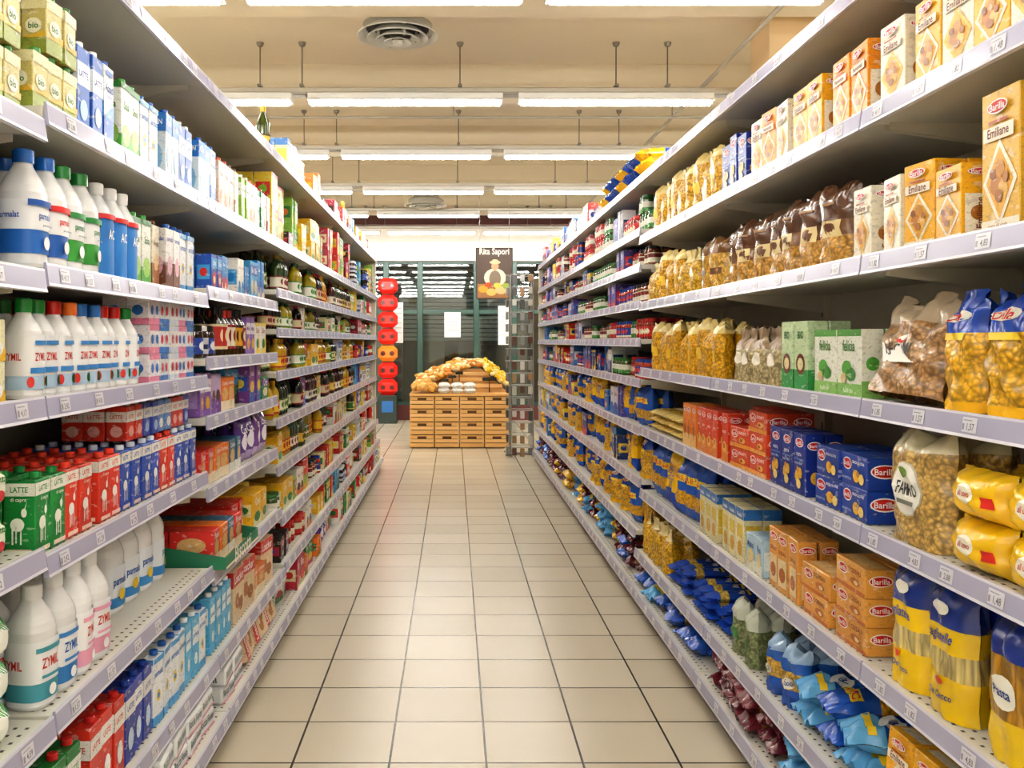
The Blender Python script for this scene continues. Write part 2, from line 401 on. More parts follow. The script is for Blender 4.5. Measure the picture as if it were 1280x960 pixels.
def pack6(b, a, tx, t2):
    return pbox('yogurt_multipack', .12, .1, .085, b, [('r', 0, 1, 0, .3, a), ('t', tx, .5, .66, .6, t2, 1.2), ('e', .2, .3, .1, .15, '#ffffff'), ('e', .8, .3, .1, .15, '#ffffff'), ('r', .49, .51, 0, 1, '#c9cbd0')], [('r', 0, 1, 0, .3, a), ('e', .5, .6, .3, .2, t2)])
def pack3(b, a, t2):
    return pbox('cream_multipack', .085, .07, .088, b, [('r', 0, 1, 0, .22, a), ('r', 0, 1, .8, 1, a), ('e', .27, .5, .13, .17, t2), ('e', .73, .5, .13, .17, t2), ('r', .49, .51, 0, 1, '#b8bac0')], [('r', 0, 1, 0, .22, a), ('e', .5, .5, .25, .18, t2)])
pk3 = [pack3('#f5eef2', '#e88aa8', '#3b79c4'), pack3('#eef3f8', '#3b79c4', '#e0455a'), pack3('#f8f6f4', '#d9e4f0', '#c43a52')]
pk_pink, pk_blue, pk_yel = pack6('#f3e4ea', '#df7f9f', 'Chef', '#c43a52'), pack6('#e9f0f6', '#3b79c4', 'Panna', '#2457a8'), pack6('#eee9c4', '#e2b73a', 'DANETTE', '#2f7f3e')
pk_dblue = pbox('snack_pack', .16, .1, .06, '#2450a0', [('r', 0, 1, .1, .3, '#e8eef6'), ('t', 'CROISSANT', .5, .65, .8, '#ffffff', 1.2)], [('e', .5, .5, .35, .3, '#7fb1e0')], bev=.012, mat=PLAS)
def coco(b):
    return bag('snack_packs', .15, .085, .09, lambda u, v: (C(b) if .12 < u < .88 else C('#2f8f3c'), FOIL),
               [('e', .5, .5, .3, .3, '#f2f4ea'), ('e', .36, .48, .1, .18, '#eec93a'), ('t', 'COCONUT', .5, .8, .6, '#ffffff', 1.5)], wr=.002)
coco_p = coco('#3fa648')
oval = bag('snack_packs', .11, .1, .08, lambda u, v: (C('#8fc46a'), FOIL), [('e', .5, .55, .3, .27, '#e9efe0'), ('e', .5, .35, .22, .12, '#c9323a'), ('t', 'frutta', .5, .7, .4, '#2f7a30')], wr=.002)
water_pk = pbox('biscuit_packs', .14, .16, .062, '#eef1f2', [('t', 'Rocca Fonte', .5, .6, .85, '#5a6570', 1.5), ('r', 0, 1, 0, .16, '#e3a7b4')], [('t', 'Rocca', .5, .5, .6, '#5a6570')], [('t', 'Rocca', .5, .5, .7, '#5a6570')], bev=.008, mat=PLAS)

# --- generic grocery variety
PAL = ['#d8322a', '#e9b51f', '#1f7a30', '#2a56ad', '#e57a22', '#f3f0e6', '#7a3f92', '#b31f3a', '#e8dfae', '#4aa5d8', '#8bbf3a', '#5b3420', '#f4d64a', '#e7e9ec', '#cf5a80', '#2a1c18', '#c8201c']
WRD = ['Gran', 'Buono', 'Oro', 'Casa', 'Bio', 'Riso', 'Crema', 'Delizia', 'Natura', 'Dolce']
def rbox(rr, w, h, d=.09, pal=PAL, name='food_box', text=True):
    b, a, c = rr.sample(pal, 3); k = rr.random(); e = rr.uniform(.25, .45)
    L = []
    if k < .35: L += [('r', 0, 1, 0, e, a), ('e', .5, e, .36, .16, c)]
    elif k < .7: L += [('r', 0, 1, .62, .9, a), ('e', .5, .32, .34, .2, c), ('e', .5, .3, .2, .11, '#f2e3b0')]
    else: L += [('p', [(0, 0), (1, 0), (1, .6)], a), ('e', .55, .35, .25, .16, c), ('r', 0, 1, .9, 1, a)]
    lt = ('#f3f0e6', '#e8dfae', '#e7e9ec', '#f4d64a')
    bg = a if .35 <= k < .7 else b
    if text: L += [('t', rr.choice(WRD), .5, .76, .55, '#8a1f1c' if bg in lt else '#ffffff', 1.2)]
    return pbox(name, w, d, h, b, L, [('r', .1, .9, .3, .7, a), ('e', .5, .5, .25, .12, c)])
rg = random.Random(5)
GBOX = [rbox(rg, rg.uniform(.06, .15), rg.uniform(.1, .22)) for _ in range(40)]
WARM = ['#e9b51f', '#f4d64a', '#d8322a', '#e8dfae', '#e57a22', '#1f7a30', '#f3f0e6', '#8bbf3a', '#b31f3a']
YBOX = [rbox(rg, rg.uniform(.06, .14), rg.uniform(.1, .21), pal=WARM) for _ in range(20)]
BLU = ['#1f3f92', '#2a56ad', '#e7e9ec', '#d8322a', '#18306f', '#f4d64a', '#3c7cc4', '#5b4aa0']
BBOX = [rbox(rg, rg.uniform(.06, .14), rg.uniform(.11, .21), pal=BLU) for _ in range(18)]
SBOX = [rbox(rg, rg.uniform(.05, .08), rg.uniform(.13, .19), d=.06, pal=['#2a56ad', '#f3f0e6', '#4aa5d8', '#e9d9c0', '#d8322a', '#e7e9ec', '#1f7fc0']) for _ in range(10)]
def oilb(g, capc, lab, lt, r=.034, h=.28, name='olive_oil_bottle'):
    return bottle(name, r, h, g, capc, [('r', .1, .9, 0, 1, lab), ('e', .5, .55, .1, .25, lt), ('r', .1, .9, 0, .12, lt), ('r', .1, .9, .9, 1, lt)], .03, .13, neck=.36, sq=.0, mat=GLASS, capr=.42, n=14)
OIL = [oilb('#1a2a12', '#1c1c1c', '#e5dfc4', '#5d7a2c'), oilb('#2c380e', '#c79a2c', '#e8d25a', '#8a3a1a'), oilb('#a8951c', '#1f5a2a', '#f1efe0', '#2f7a35'), oilb('#150f0d', '#b31f1f', '#d8c9a4', '#8a1f1c'), oilb('#1e2f12', '#2f6a35', '#3f7f3a', '#f0e3a0'), oilb('#c9a526', '#e9b51f', '#e9c02f', '#b31f1f')]
SOY = [oilb('#1c1110', '#141414', '#b3261f', '#e8d8b0', .03, .2, 'sauce_bottle'), oilb('#2a1510', '#c9322c', '#ece4cf', '#8a1f1c', .028, .19, 'sauce_bottle'), oilb('#3b1a10', '#1c1c1c', '#d8a52c', '#3a1a10', .03, .2, 'sauce_bottle')]
WINE = [oilb('#2f4a1e', '#8a7a1c', '#f3efdc', '#7a2a2a', .036, .3, 'wine_bottle'), oilb('#3a4410', '#c9a526', '#d8b84a', '#4a3a1e', .036, .28, 'wine_bottle'), oilb('#4a1518', '#6a1418', '#efe6d2', '#2a2a2a', .036, .3, 'wine_bottle')]
JAR = [jar('tomato_sauce_jar', .036, .115, '#b3281a', '#c01f1f', [('r', 0, 1, 0, 1, '#e9e2c8'), ('r', 0, 1, 0, .4, '#b3201c')]),
       jar('tomato_sauce_jar', .036, .115, '#a8321a', '#1f3f92', [('r', 0, 1, 0, 1, '#1f3f92'), ('e', .5, .6, .12, .25, '#d8322a'), ('r', 0, 1, 0, .2, '#f0ead6')]),
       jar('tomato_sauce_jar', .034, .12, '#8f2a18', '#c01f1f', [('r', 0, 1, 0, 1, '#c8281f'), ('e', .5, .5, .14, .3, '#f3e9c8')]),
       jar('tomato_sauce_jar', .036, .11, '#3f5a22', '#2a6a30', [('r', 0, 1, 0, 1, '#e9e8d8'), ('r', 0, 1, 0, .4, '#3f8a3a')]),
       jar('tomato_sauce_jar', .036, .11, '#7a3a1c', '#2b2b2b', [('r', 0, 1, 0, 1, '#f0ead6'), ('r', 0, 1, .5, .9, '#7a1f1c')])]
DARKJ = [jar('coffee_jar', .036, .12, '#2b1712', '#1c1c1c', [('r', 0, 1, 0, 1, '#2a4aa0'), ('e', .5, .5, .12, .3, '#f0f0f0')]), jar('coffee_jar', .038, .12, '#2b1712', '#f0f0f0', [('r', 0, 1, 0, 1, '#c8ccd4'), ('r', 0, 1, .3, .6, '#202c60')])]
def pouch(b, a, e, w=.13, h=.19, t=.06, name='snack_bags', seed=0):
    return bag(name, w, h, t, lambda u, v: (C(a) if v < .25 else C(b), FOIL), [('e', .5, .5, .3, .2, e), ('t', rg.choice(WRD), .5, .78, .55, '#ffffff', 1.3)], seed=seed)
POUCH = [pouch('#e9b51f', '#d8322a', '#f7efd0', seed=1), pouch('#7a4f9a', '#c9b3dd', '#f0ecf5', seed=2), pouch('#2d8a3e', '#f0e6b0', '#f4d64a', seed=3), pouch('#d8322a', '#f3e6d0', '#ffffff', seed=4), pouch('#f2f0e8', '#e57a22', '#e9b51f', seed=5), pouch('#6b48a0', '#b8a0d8', '#f4f0fa', seed=6)]
LILAC = pbox('chocolate_boxes', .07, .1, .17, '#8a62b0', [('r', 0, 1, .55, .85, '#f2ecf6'), ('e', .5, .3, .3, .15, '#e9b51f'), ('t', 'Milka', .5, .7, .7, '#5a2f8a')], [('r', .1, .9, .2, .7, '#b798d4')])
LILAC2 = pbox('chocolate_boxes', .07, .1, .15, '#c9b5dd', [('r', 0, 1, 0, .45, '#7a4aa5'), ('e', .5, .45, .3, .15, '#5a3420')], [('r', .1, .9, .2, .7, '#7a4aa5')])
bisc = pbox('biscuit_boxes', .17, .08, .21, '#e8d0aa', [('r', 0, 1, .7, 1, '#c8332a'), ('t', 'Loacker', .5, .84, .8, '#ffffff', 1.2), ('e', .35, .4, .2, .15, '#b97a3f'), ('e', .65, .3, .2, .14, '#a8672f'), ('e', .55, .5, .12, .08, '#f0ddb8')], [('r', 0, 1, .7, 1, '#c8332a'), ('e', .5, .4, .35, .12, '#b97a3f')])
CRK = [pbox('cracker_boxes', .1, .16, .13, b, [('r', 0, 1, .0, .3, a), ('e', .5, .5, .33, .22, '#e0b878'), ('t', w_, .5, .84, .7, '#ffffff', 1.2)], [('r', 0, 1, .0, .3, a), ('e', .5, .6, .33, .22, '#e0b878')]) for b, a, w_ in (('#d8322a', '#f4e6c8', 'Pavesi'), ('#e57a22', '#f4e6c8', 'Crackers'), ('#2a6a8a', '#eef0e8', 'Colussi'), ('#e9b51f', '#b31f3a', 'Wafer'))]

# --- pasta
def emil(base='#eeb020', w=.115, d=.075, h=.2, txt='Emiliane', win='#f3ead2', pc='#b3732a'):
    F = [('r', .0, 1, 0, .1, '#f4ecd6'), ('p', [(.5, .05), (.95, .36), (.5, .66), (.05, .36)], win), ('p', [(.5, .1), (.86, .36), (.5, .6), (.14, .36)], '#e0a83a'),
         ('e', .4, .34, .14, .075, pc), ('e', .6, .3, .13, .07, '#e3b45c'), ('e', .52, .45, .12, .06, '#c58a35'), ('e', .34, .42, .08, .04, '#8a5220'), ('e', .5, .26, .1, .045, '#9a6226'), ('e', .68, .38, .07, .04, '#a86c2c'),
         ('r', .1, .9, .65, .75, '#f7f1e0', CARD), ('t', txt, .5, .705, .56, '#7a3a1a', 1.2), ('r', .25, .75, .77, .79, '#a8441c'), ('t', 'pasta all uovo', .5, .05, .5, '#8a5a2a')]+LGs(.5, .88, .27, .05)
    S = [('r', .1, .9, .1, .6, '#f6edd8'), ('e', .5, .35, .25, .1, pc), ('tv', txt, .5, .35, .4, '#7a3a1a')]+LGs(.5, .88, .34, .045)
    return pbox('egg_pasta_box', w, d, h, base, F, S, [('r', .1, .9, .3, .7, '#f6edd8')])
em_y = emil(); em_c = emil('#efe6d0', win='#f0b93a'); em_o = emil('#ee941c', txt='Piemontesi', h=.205); em_big = emil('#e2b446', .125, .09, .285, 'Emiliane', '#f6f0dc'); em_s = emil(h=.165)
em_w = emil('#f2ead6', w=.1, h=.19, win='#e2c98f')
def bluebox(w=.1, d=.055, h=.19, up='#15318a', pic='#e8b42c', side=True):
    F = LGs(.5, .85, .33, .075)+[('t', 'PASTA', .5, .66, .4, '#ffffff'), ('r', .1, .9, .57, .59, '#5d8fd0'), ('e', .35, .3, .16, .1, pic), ('e', .62, .36, .15, .09, pic), ('e', .5, .18, .18, .08, '#f4d67a'), ('e', .45, .42, .1, .05, '#c88a2c'), ('t', 'ricca in fibre', .5, .52, .6, '#cfe0f4')]
    return pbox('pasta_box', w, d, h, up, F, LGs(.5, .82, .42, .07)+[('e', .5, .3, .25, .1, pic)], [('r', .2, .8, .3, .7, '#2f58b4')])
bb = bluebox(); bb_t = bluebox(.085, .05, .21)
bb_l = pbox('pasta_box', .17, .09, .085, '#1c429c', LGs(.24, .68, .17, .2)+[('t', 'SENZA GLUTINE', .68, .78, .45, '#ffffff'), ('e', .6, .35, .12, .2, '#e8b42c'), ('e', .8, .3, .1, .17, '#f4d67a'), ('e', .68, .42, .06, .1, '#c88a2c'), ('t', 'SPAGHETTI N.5', .25, .22, .36, '#cfe0f4')], LGs(.5, .6, .42, .22), [('r', .1, .9, .2, .8, '#2c58b8')])
redb = pbox('pasta_box', .075, .06, .19, '#d03e20', LGs(.5, .86, .38, .06)+[('r', 0, 1, 0, .35, '#e0832c'), ('e', .5, .3, .3, .12, '#f0c050'), ('e', .45, .32, .14, .06, '#b86a20'), ('t', 'ROSSE', .5, .62, .5, '#ffffff')], LGs(.5, .86, .42, .06)+[('e', .5, .4, .3, .12, '#f0c050')])
orgb = pbox('pasta_box', .075, .06, .19, '#e0802a', LGs(.5, .86, .38, .06)+[('r', 0, 1, 0, .3, '#eec27a'), ('e', .5, .38, .28, .12, '#b9682a'), ('tv', 'INTEGRALE', .5, .4, .45, '#7a2f14')], LGs(.5, .86, .42, .06)+[('tv', 'INTEGRALE', .5, .4, .5, '#7a2f14')])
redl = pbox('pasta_box', .19, .08, .075, '#d84a26', LGs(.24, .66, .17, .2)+[('t', 'SPAGHETTI', .66, .74, .4, '#ffffff'), ('r', 0, 1, 0, .2, '#e9a13c'), ('e', .66, .38, .16, .14, '#f0c050'), ('e', .62, .38, .07, .08, '#a8561c')], LGs(.5, .6, .4, .2))
orgl = pbox('pasta_box', .19, .08, .075, '#e6a850', LGs(.24, .64, .17, .2)+[('t', '5 CEREALI', .66, .74, .4, '#7a2f14'), ('r', 0, 1, 0, .14, '#c8702c'), ('e', .68, .38, .16, .14, '#b9682a'), ('e', .72, .36, .07, .08, '#f0d8a0')], LGs(.5, .6, .4, .2), [('r', .1, .9, .2, .8, '#ecc88a')])
orgu = pbox('pasta_box', .085, .06, .2, '#e5a44e', LGs(.5, .86, .4, .07)+[('r', .12, .88, .1, .55, '#f1dcae'), ('e', .5, .3, .28, .12, '#b9682a'), ('t', 'CEREALI', .5, .66, .7, '#7a2f14')], LGs(.5, .86, .42, .06)+[('r', .2, .8, .1, .6, '#f1dcae')])
creamb = pbox('pasta_box', .085, .07, .2, '#eae0b4', [('r', 0, 1, .8, 1, '#3573b8'), ('r', .15, .85, .45, .7, '#e6c74a'), ('e', .5, .25, .3, .14, '#d8a52c'), ('t', 'Voiello', .5, .88, .7, '#ffffff')], [('r', .1, .9, .2, .7, '#e6c74a'), ('r', 0, 1, .8, 1, '#3573b8')])
paleb = pbox('pasta_box', .085, .07, .13, '#bcd8ec', [('r', 0, 1, 0, .3, '#f2efdc'), ('t', 'Riso', .5, .7, .6, '#2a5ca0'), ('e', .5, .4, .3, .2, '#f2dd9c')], [('r', .1, .9, .2, .7, '#e9f2f8')])
LEAF = [('e', .42, .42, .2, .12, '#5aa845'), ('e', .6, .34, .18, .1, '#3f8a3a')]
greenb = pbox('organic_pasta_box', .15, .06, .185, '#eef0e2', [('r', 0, 1, 0, .2, '#8fc06a'), ('r', 0, 1, .9, 1, '#5a9a48'), ('t', 'felicia', .5, .76, .5, '#3f7a34', 1.3)]+LEAF+[('e', .3, .28, .12, .08, '#d8c48a'), ('t', 'fusilli bio', .5, .1, .4, '#f4f8ea')], [('r', 0, 1, 0, .25, '#8fc06a'), ('e', .5, .5, .3, .1, '#5aa845')])
greent = pbox('organic_pasta_box', .095, .065, .215, '#c9dfb4', [('r', 0, 1, 0, .3, '#3f9a55'), ('t', 'BIO', .5, .8, .45, '#2f6a34', 1.2), ('e', .5, .38, .34, .15, '#7a3a2a'), ('e', .5, .38, .22, .09, '#e9dfae')], [('r', 0, 1, 0, .3, '#3f9a55'), ('e', .5, .55, .3, .1, '#eef4e0')])
def rgn(*bands):
    bands = [(v, C(c), m) for v, c, m in bands]
    def f(u, v):
        for vv, c, m in bands:
            if v <= vv: return c, m
        return bands[-1][1:]
    return f
YP, BP, BR = '#f4b824', '#c99a4a', '#5c3a24'
clear_y = [bag('pasta_bag', .13+.01*(s % 2), .215+.012*s, .08, rgn((.84, YP, PASTA), (1, '#f3dc92', FOIL)), [('r', .3, .7, .3, .5, '#f0c63a')] if s % 2 else [], 'full' if s % 2 else 'gather', seed=s, wr=.006) for s in (1, 2, 3)]
clear_y2 = [bag('pasta_bag', .14, .21, .085, rgn((.75, '#f5c02e', PASTA), (1, '#f5e3a4', FOIL)), [], 'gather', seed=s, wr=.006) for s in (4, 5)]
brown_b = [bag('artisan_pasta_bag', .16, .235, .09, rgn((.4, '#dca548', PASTA), (.56, '#7a5232', FOIL), (1, BR, FOIL)), [('r', .22, .78, .36, .56, '#e4cf98'), ('e', .5, .46, .16, .07, '#6a4228'), ('r', .3, .7, .75, .78, '#a8825a')], 'full', seed=s, wr=.007) for s in (6, 7, 8)]
brown_y = [bag('artisan_pasta_bag', .15, .22, .085, rgn((.66, '#ecb848', PASTA), (1, '#7a5430', FOIL)), [('r', .2, .8, .3, .42, '#6a4228')], 'full', seed=s, wr=.006) for s in (9, 10)]
pale_b = [bag('pasta_bag', .12, .2, .07, rgn((.6, '#cbb98a', PASTA), (1, '#9a8468', FOIL)), [('e', .5, .45, .28, .12, '#efe9d8')], 'gather', seed=s, wr=.006) for s in (11, 12)]
by_bag = [bag('pasta_bag', .16, .25, .1, rgn((.1, '#f5bc1c', FOIL), (.68, '#f8c030', PASTA), (1, '#1c48a8', FOIL)), [('e', .5, .82, .25, .05, '#f4f1e4'), ('t', 'Divella', .5, .82, .34, '#c8281f', 1.2), ('r', .12, .88, .62, .68, '#f8d63a')], 'stand', seed=s, wr=.01, nu=18, nv=22) for s in (13, 14, 15)]
yb_bag = [bag('pasta_bag', .165, .29, .085, rgn((.34, '#f0c812', FOIL), (.52, '#ecd68c', SPAG), (.68, '#f0c812', FOIL), (1, '#183488', FOIL)), [('t', 'tagliatelle', .5, .6, .56, '#22408f', 1.3), ('e', .5, .82, .22, .05, '#f4f1e4'), ('t', 'De Cecco', .5, .16, .5, '#22408f'), ('e', .5, .27, .1, .03, '#d8501f')], 'full', seed=s, wr=.005) for s in (16, 17)]
yb_bag2 = [bag('pasta_bag', .165, .275, .085, rgn((.3, '#ecc61e', FOIL), (.72, '#c8942a', SPAG), (1, '#183488', FOIL)), [('e', .5, .5, .26, .12, '#f4f1e4'), ('t', 'Pasta', .5, .5, .34, '#22408f')], 'full', seed=s, wr=.005) for s in (18, 19)]
blue_bag = [bag('pasta_bag', .13, .255, .08, rgn((.2, '#1f58b8', FOIL), (.45, '#f2b82c', PASTA), (1, '#1f58b8', FOIL)), [('r', .1, .9, .6, .74, '#f8d63a'), ('t', 'Divella', .5, .67, .6, '#c8281f', 1.2)], seed=s, wr=.007) for s in (20, 21, 22)]
yel_bag = [bag('pasta_bag', .13, .255, .08, rgn((.3, '#1f4cb0', FOIL), (.62, '#f5c31a', FOIL), (.8, '#f2b82c', PASTA), (1, '#f5c31a', FOIL)), [('tv', 'DIVELLA', .5, .5, .5, '#2a55b0')], seed=s, wr=.007) for s in (23, 24)]
farro = bag('farro_pasta_bag', .25, .26, .11, rgn((.86, '#dab468', PASTA), (1, '#d8cfae', FOIL)), [('e', .5, .5, .28, .25, '#d9d2bd'), ('e', .5, .5, .26, .235, '#f6f3ea'), ('t', 'FARRO', .5, .5, .38, '#3a3a38', 1.3), ('e', .5, .65, .1, .05, '#6a8a3a'), ('r', .34, .66, .36, .4, '#8a8a80')], 'full', nu=18, nv=20, seed=30, wr=.008)
legumi = bag('legume_pasta_bag', .3, .25, .1, rgn((.72, '#b58a58', PASTA), (1, '#cbb9a0', FOIL)), [('p', [(.28, .3), (.75, .3), (.8, .5), (.5, .6), (.2, .5)], '#f3efe6'), ('t', 'LEGUMI', .5, .43, .4, '#3a3a38', 1.2), ('e', .5, .53, .08, .03, '#c8281f')], 'stand', nu=18, nv=22, seed=31, wr=.012)
ypack = bag('egg_noodle_pack', .19, .105, .11, rgn((1, '#f0c218', FOIL)), [('e', .5, .55, .17, .2, '#f8f4e0'), ('t', 'all uovo', .5, .55, .24, '#b3321c', 1.2), ('r', .78, .92, .35, .55, '#c8281f')], nu=14, seed=32, wr=.004)
flour = [bag('flour_bag', .12, .18, .085, rgn((.3, '#2458b0', FOIL), (.62, '#eec050', PASTA), (.8, '#2a68c0', FOIL), (1, '#9fbfe0', FOIL)), [('e', .5, .42, .25, .1, '#f4f0e0'), ('t', 'Fusilli', .5, .42, .34, '#2450a0', 1.2)], 'full', seed=s, wr=.009) for s in (33, 34, 50)]
greenc = bag('bean_bag', .13, .19, .08, rgn((.7, '#8f9a6a', PASTA), (1, '#c9cfc0', FOIL)), [('r', .2, .8, .3, .5, '#3f8a45')], 'full', seed=35, wr=.008)
spag = [bag('spaghetti_pack', .085, .29, .04, rgn((.15, '#1f4cb0', FOIL), (.3, '#f0cf62', SPAG), (.66, '#1f4cb0', FOIL), (.82, '#f0cf62', SPAG), (1, '#1f4cb0', FOIL)), [('t', 'Pasta', .5, .5, .7, '#ffffff', 1.3), ('r', .1, .9, .38, .42, '#f5d024')], nu=8, seed=s, wr=.003) for s in (36, 37)]
spag_y = [bag('spaghetti_pack', .085, .28, .035, rgn((.15, '#e8b020', FOIL), (.8, '#f4cc4e', SPAG), (1, '#f0d68a', FOIL)), [('r', .1, .9, .4, .52, '#f3ead2')], nu=8, seed=s, wr=.003) for s in (38,)]
fbag = [bag('pasta_bag', .16, .25, .065, rgn((.35, '#2f80d0', FOIL), (.62, '#1c58b4', FOIL), (1, '#6ab0e0', FOIL)), [('e', .5, .5, .3, .14, '#f2f4f4'), ('t', 'Riso', .5, .5, .35, '#2450a0', 1.2), ('r', .1, .9, .7, .78, '#f5d024')], seed=s, wr=.011, nu=16, nv=18) for s in (40, 41)]
obag = [bag('pasta_bag', .17, .25, .07, rgn((.25, '#6a2430', FOIL), (.6, '#ecae38', PASTA), (.8, '#8a5a28', FOIL), (1, '#6a2430', FOIL)), [('e', .5, .72, .3, .1, '#eddfb0'), ('r', .15, .85, .35, .5, '#f0c83a')], seed=s, wr=.011, nu=16, nv=18) for s in (42, 43)]

# ---------------------------------------------------------------- shelving geometry
LB = [.66, 1.93, 3.2, 4.47, 5.74, 7.01, 8.28, 10.2]
RB = [.95, 2.28, 3.61, 4.99, 6.5, 8.0, 9.5, 11.0]
LZ = [[.11, .30, .62, .985, 1.31, 1.585, 1.91, 2.38], [.11, .30, .625, .965, 1.31, 1.60, 1.95, 2.38],
      [.11, .30, .60, .90, 1.16, 1.375, 1.63, 1.95, 2.38]]+[[.11, .32, .55, .80, 1.04, 1.28, 1.50, 1.70, 1.95, 2.38]]*4
RZ = [[.10, .28, .61, .96, 1.284, 1.65, 2.02, 2.36]]*3+[[.10, .38, .66, .95, 1.22, 1.45, 1.66, 1.87, 2.07, 2.36]]*4
def frontx(side, z):
    if side == 'L': return -.81 if z < .2 else -.85 if z < .45 else -.87 if z < .7 else -.89
    return .98 if z < .2 else 1.02 if z < .5 else 1.05
BACK = {'L': -1.36, 'R': 1.52}
def price(rr): return '%d,%02d' % (rr.choice([0, 1, 1, 2, 2, 3, 4]), rr.randint(10, 99))
PR = [price(random.Random(i)) for i in range(10)]
RAILC, BOARD, PANEL = '#b0afc6', '#d2cfc5', '#d3cdbe'
def gondola(side, y0, y1, zs, first, last):
    sg = 1 if side == 'R' else -1
    mb = MB('supermarket_shelving'); bx = BACK[side]; yc = (y0+y1)/2; L = y1-y0
    cbox(mb, (bx+sg*.012, yc, 1.2), (.02, L, 2.38), 0, PANEL, MATTE)
    for y in [y0]+([y1] if last else []):
        cbox(mb, (bx-sg*.012, y, 1.2), (.03, .05, 2.4), .002, '#d9d2c0', MATTE)
        if y == y0:
            for k in range(24): cbox(mb, (bx-sg*.0275, y, .15+k*.095), (.001, .008, .05), 0, '#55504a', MATTE)
    cbox(mb, ((bx+frontx(side, 0)+sg*.03)/2, yc, .04), (abs(bx-frontx(side, 0))-.03, L, .08), 0, '#8e8a84', MATTE)
    rr = random.Random(int(y0*100)+(7 if sg > 0 else 0))
    for z in zs:
        fx = frontx(side, z); dep = abs(fx-bx)
        cbox(mb, ((fx+bx)/2, yc, z), (dep-.004, L-.006, .026), .002, BOARD, MATTE)
        o = -sg
        prof = [(fx, z+.022), (fx+o*.006, z+.022), (fx+o*.007, z+.017), (fx+o*.012, z-.022), (fx+o*.014, z-.028), (fx+o*.006, z-.03), (fx, z-.026)]
        vs = [(x, yy, zz) for yy in (y0+.004, y1-.004) for x, zz in prof]; n = len(prof)
        fs = [(i, (i+1) % n, n+(i+1) % n, n+i) for i in range(n)]+[tuple(range(n)), tuple(range(n, 2*n))]
        mb.add(vs, fs, [RAILC if i == 2 else '#d6d5e0' for i in range(n)]+[RAILC]*2, PLAS)
        def P(u, v, off):
            yy = (y0+u*L) if side == 'L' else (y1-u*L)
            return (fx+o*(.012-.005*v+off+.0006), yy, z-.020+v*.036)
        u = rr.uniform(.03, .08)
        while u < .93:
            w = .05/L
            it = [('r', u, u+w, .08, .92, '#dcdce4')]
            if y0 < 5: it.append(('t', rr.choice(PR), u+w*.6, .36, w*.5, '#6a6a74', 1.2)); it.append(('r', u+w*.1, u+w*.7, .72, .78, '#a8a8b2')); it.append(('r', u+w*.06, u+w*.2, .2, .55, '#a0a0aa'))
            else: it.append(('r', u+w*.2, u+w*.8, .3, .5, '#9090a0'))
            deco(mb, P, L, .036, it, mat=PLAS)
            u += rr.uniform(.09, .2)/L*1.25
        if y0 < 5 and z < 2.2:
            k = y0+.03
            while k < y1-.02:
                for q in (.03, .055):
                    xx = fx+sg*q
                    mb.add([(xx-.004, k-.005, z+.0136), (xx+.004, k-.005, z+.0136), (xx+.004, k+.005, z+.0136), (xx-.004, k+.005, z+.0136)], [(0, 1, 2, 3)], '#4f4b45', MATTE)
                k += .035
        if z > .2:
            for y in (y0+.012, y1-.012):
                x0, x1 = bx-sg*.02, fx+sg*.06
                vs = [(xx, y+e, zz) for e in (-.0015, .0015) for xx, zz in ((x0, z-.013), (x1, z-.013), (x1, z-.03), (x0, z-.085))]
                mb.add(vs, [(0, 1, 2, 3), (7, 6, 5, 4), (0, 4, 5, 1), (1, 5, 6, 2), (2, 6, 7, 3), (3, 7, 4, 0)], '#d8d2c4', MATTE)
    if first or last:
        ye = y0 if first else y1
        cbox(mb, ((bx+frontx(side, 1))/2, ye+(-.012 if first else .012), 1.2), (abs(bx-frontx(side, 1)), .02, 2.4), .002, '#d5cfbf', MATTE)
    single(mb, 'supermarket_shelving')
for side, B, Z in (('L', LB, LZ), ('R', RB, RZ)):
    for i in range(len(B)-1): gondola(side, B[i], B[i+1], Z[i], i == 0, i == len(B)-2)

# ---------------------------------------------------------------- stocking the shelves
GR = {}
def place(key, p, side, y, xc, z, yaw=0, sc=1.0, tilt=0):
    th = (math.pi/2 if side == 'L' else -math.pi/2)+yaw
    z += abs(math.sin(tilt))*p.dim[1]/2
    M = Matrix.Translation((xc, y, z)) @ Matrix.Rotation(th, 4, 'Z') @ Matrix.Rotation(tilt, 4, 'X')
    if sc != 1.0: M = M @ Matrix.Diagonal((1, 1, sc, 1))
    GR.setdefault(key, []).append((p, M))

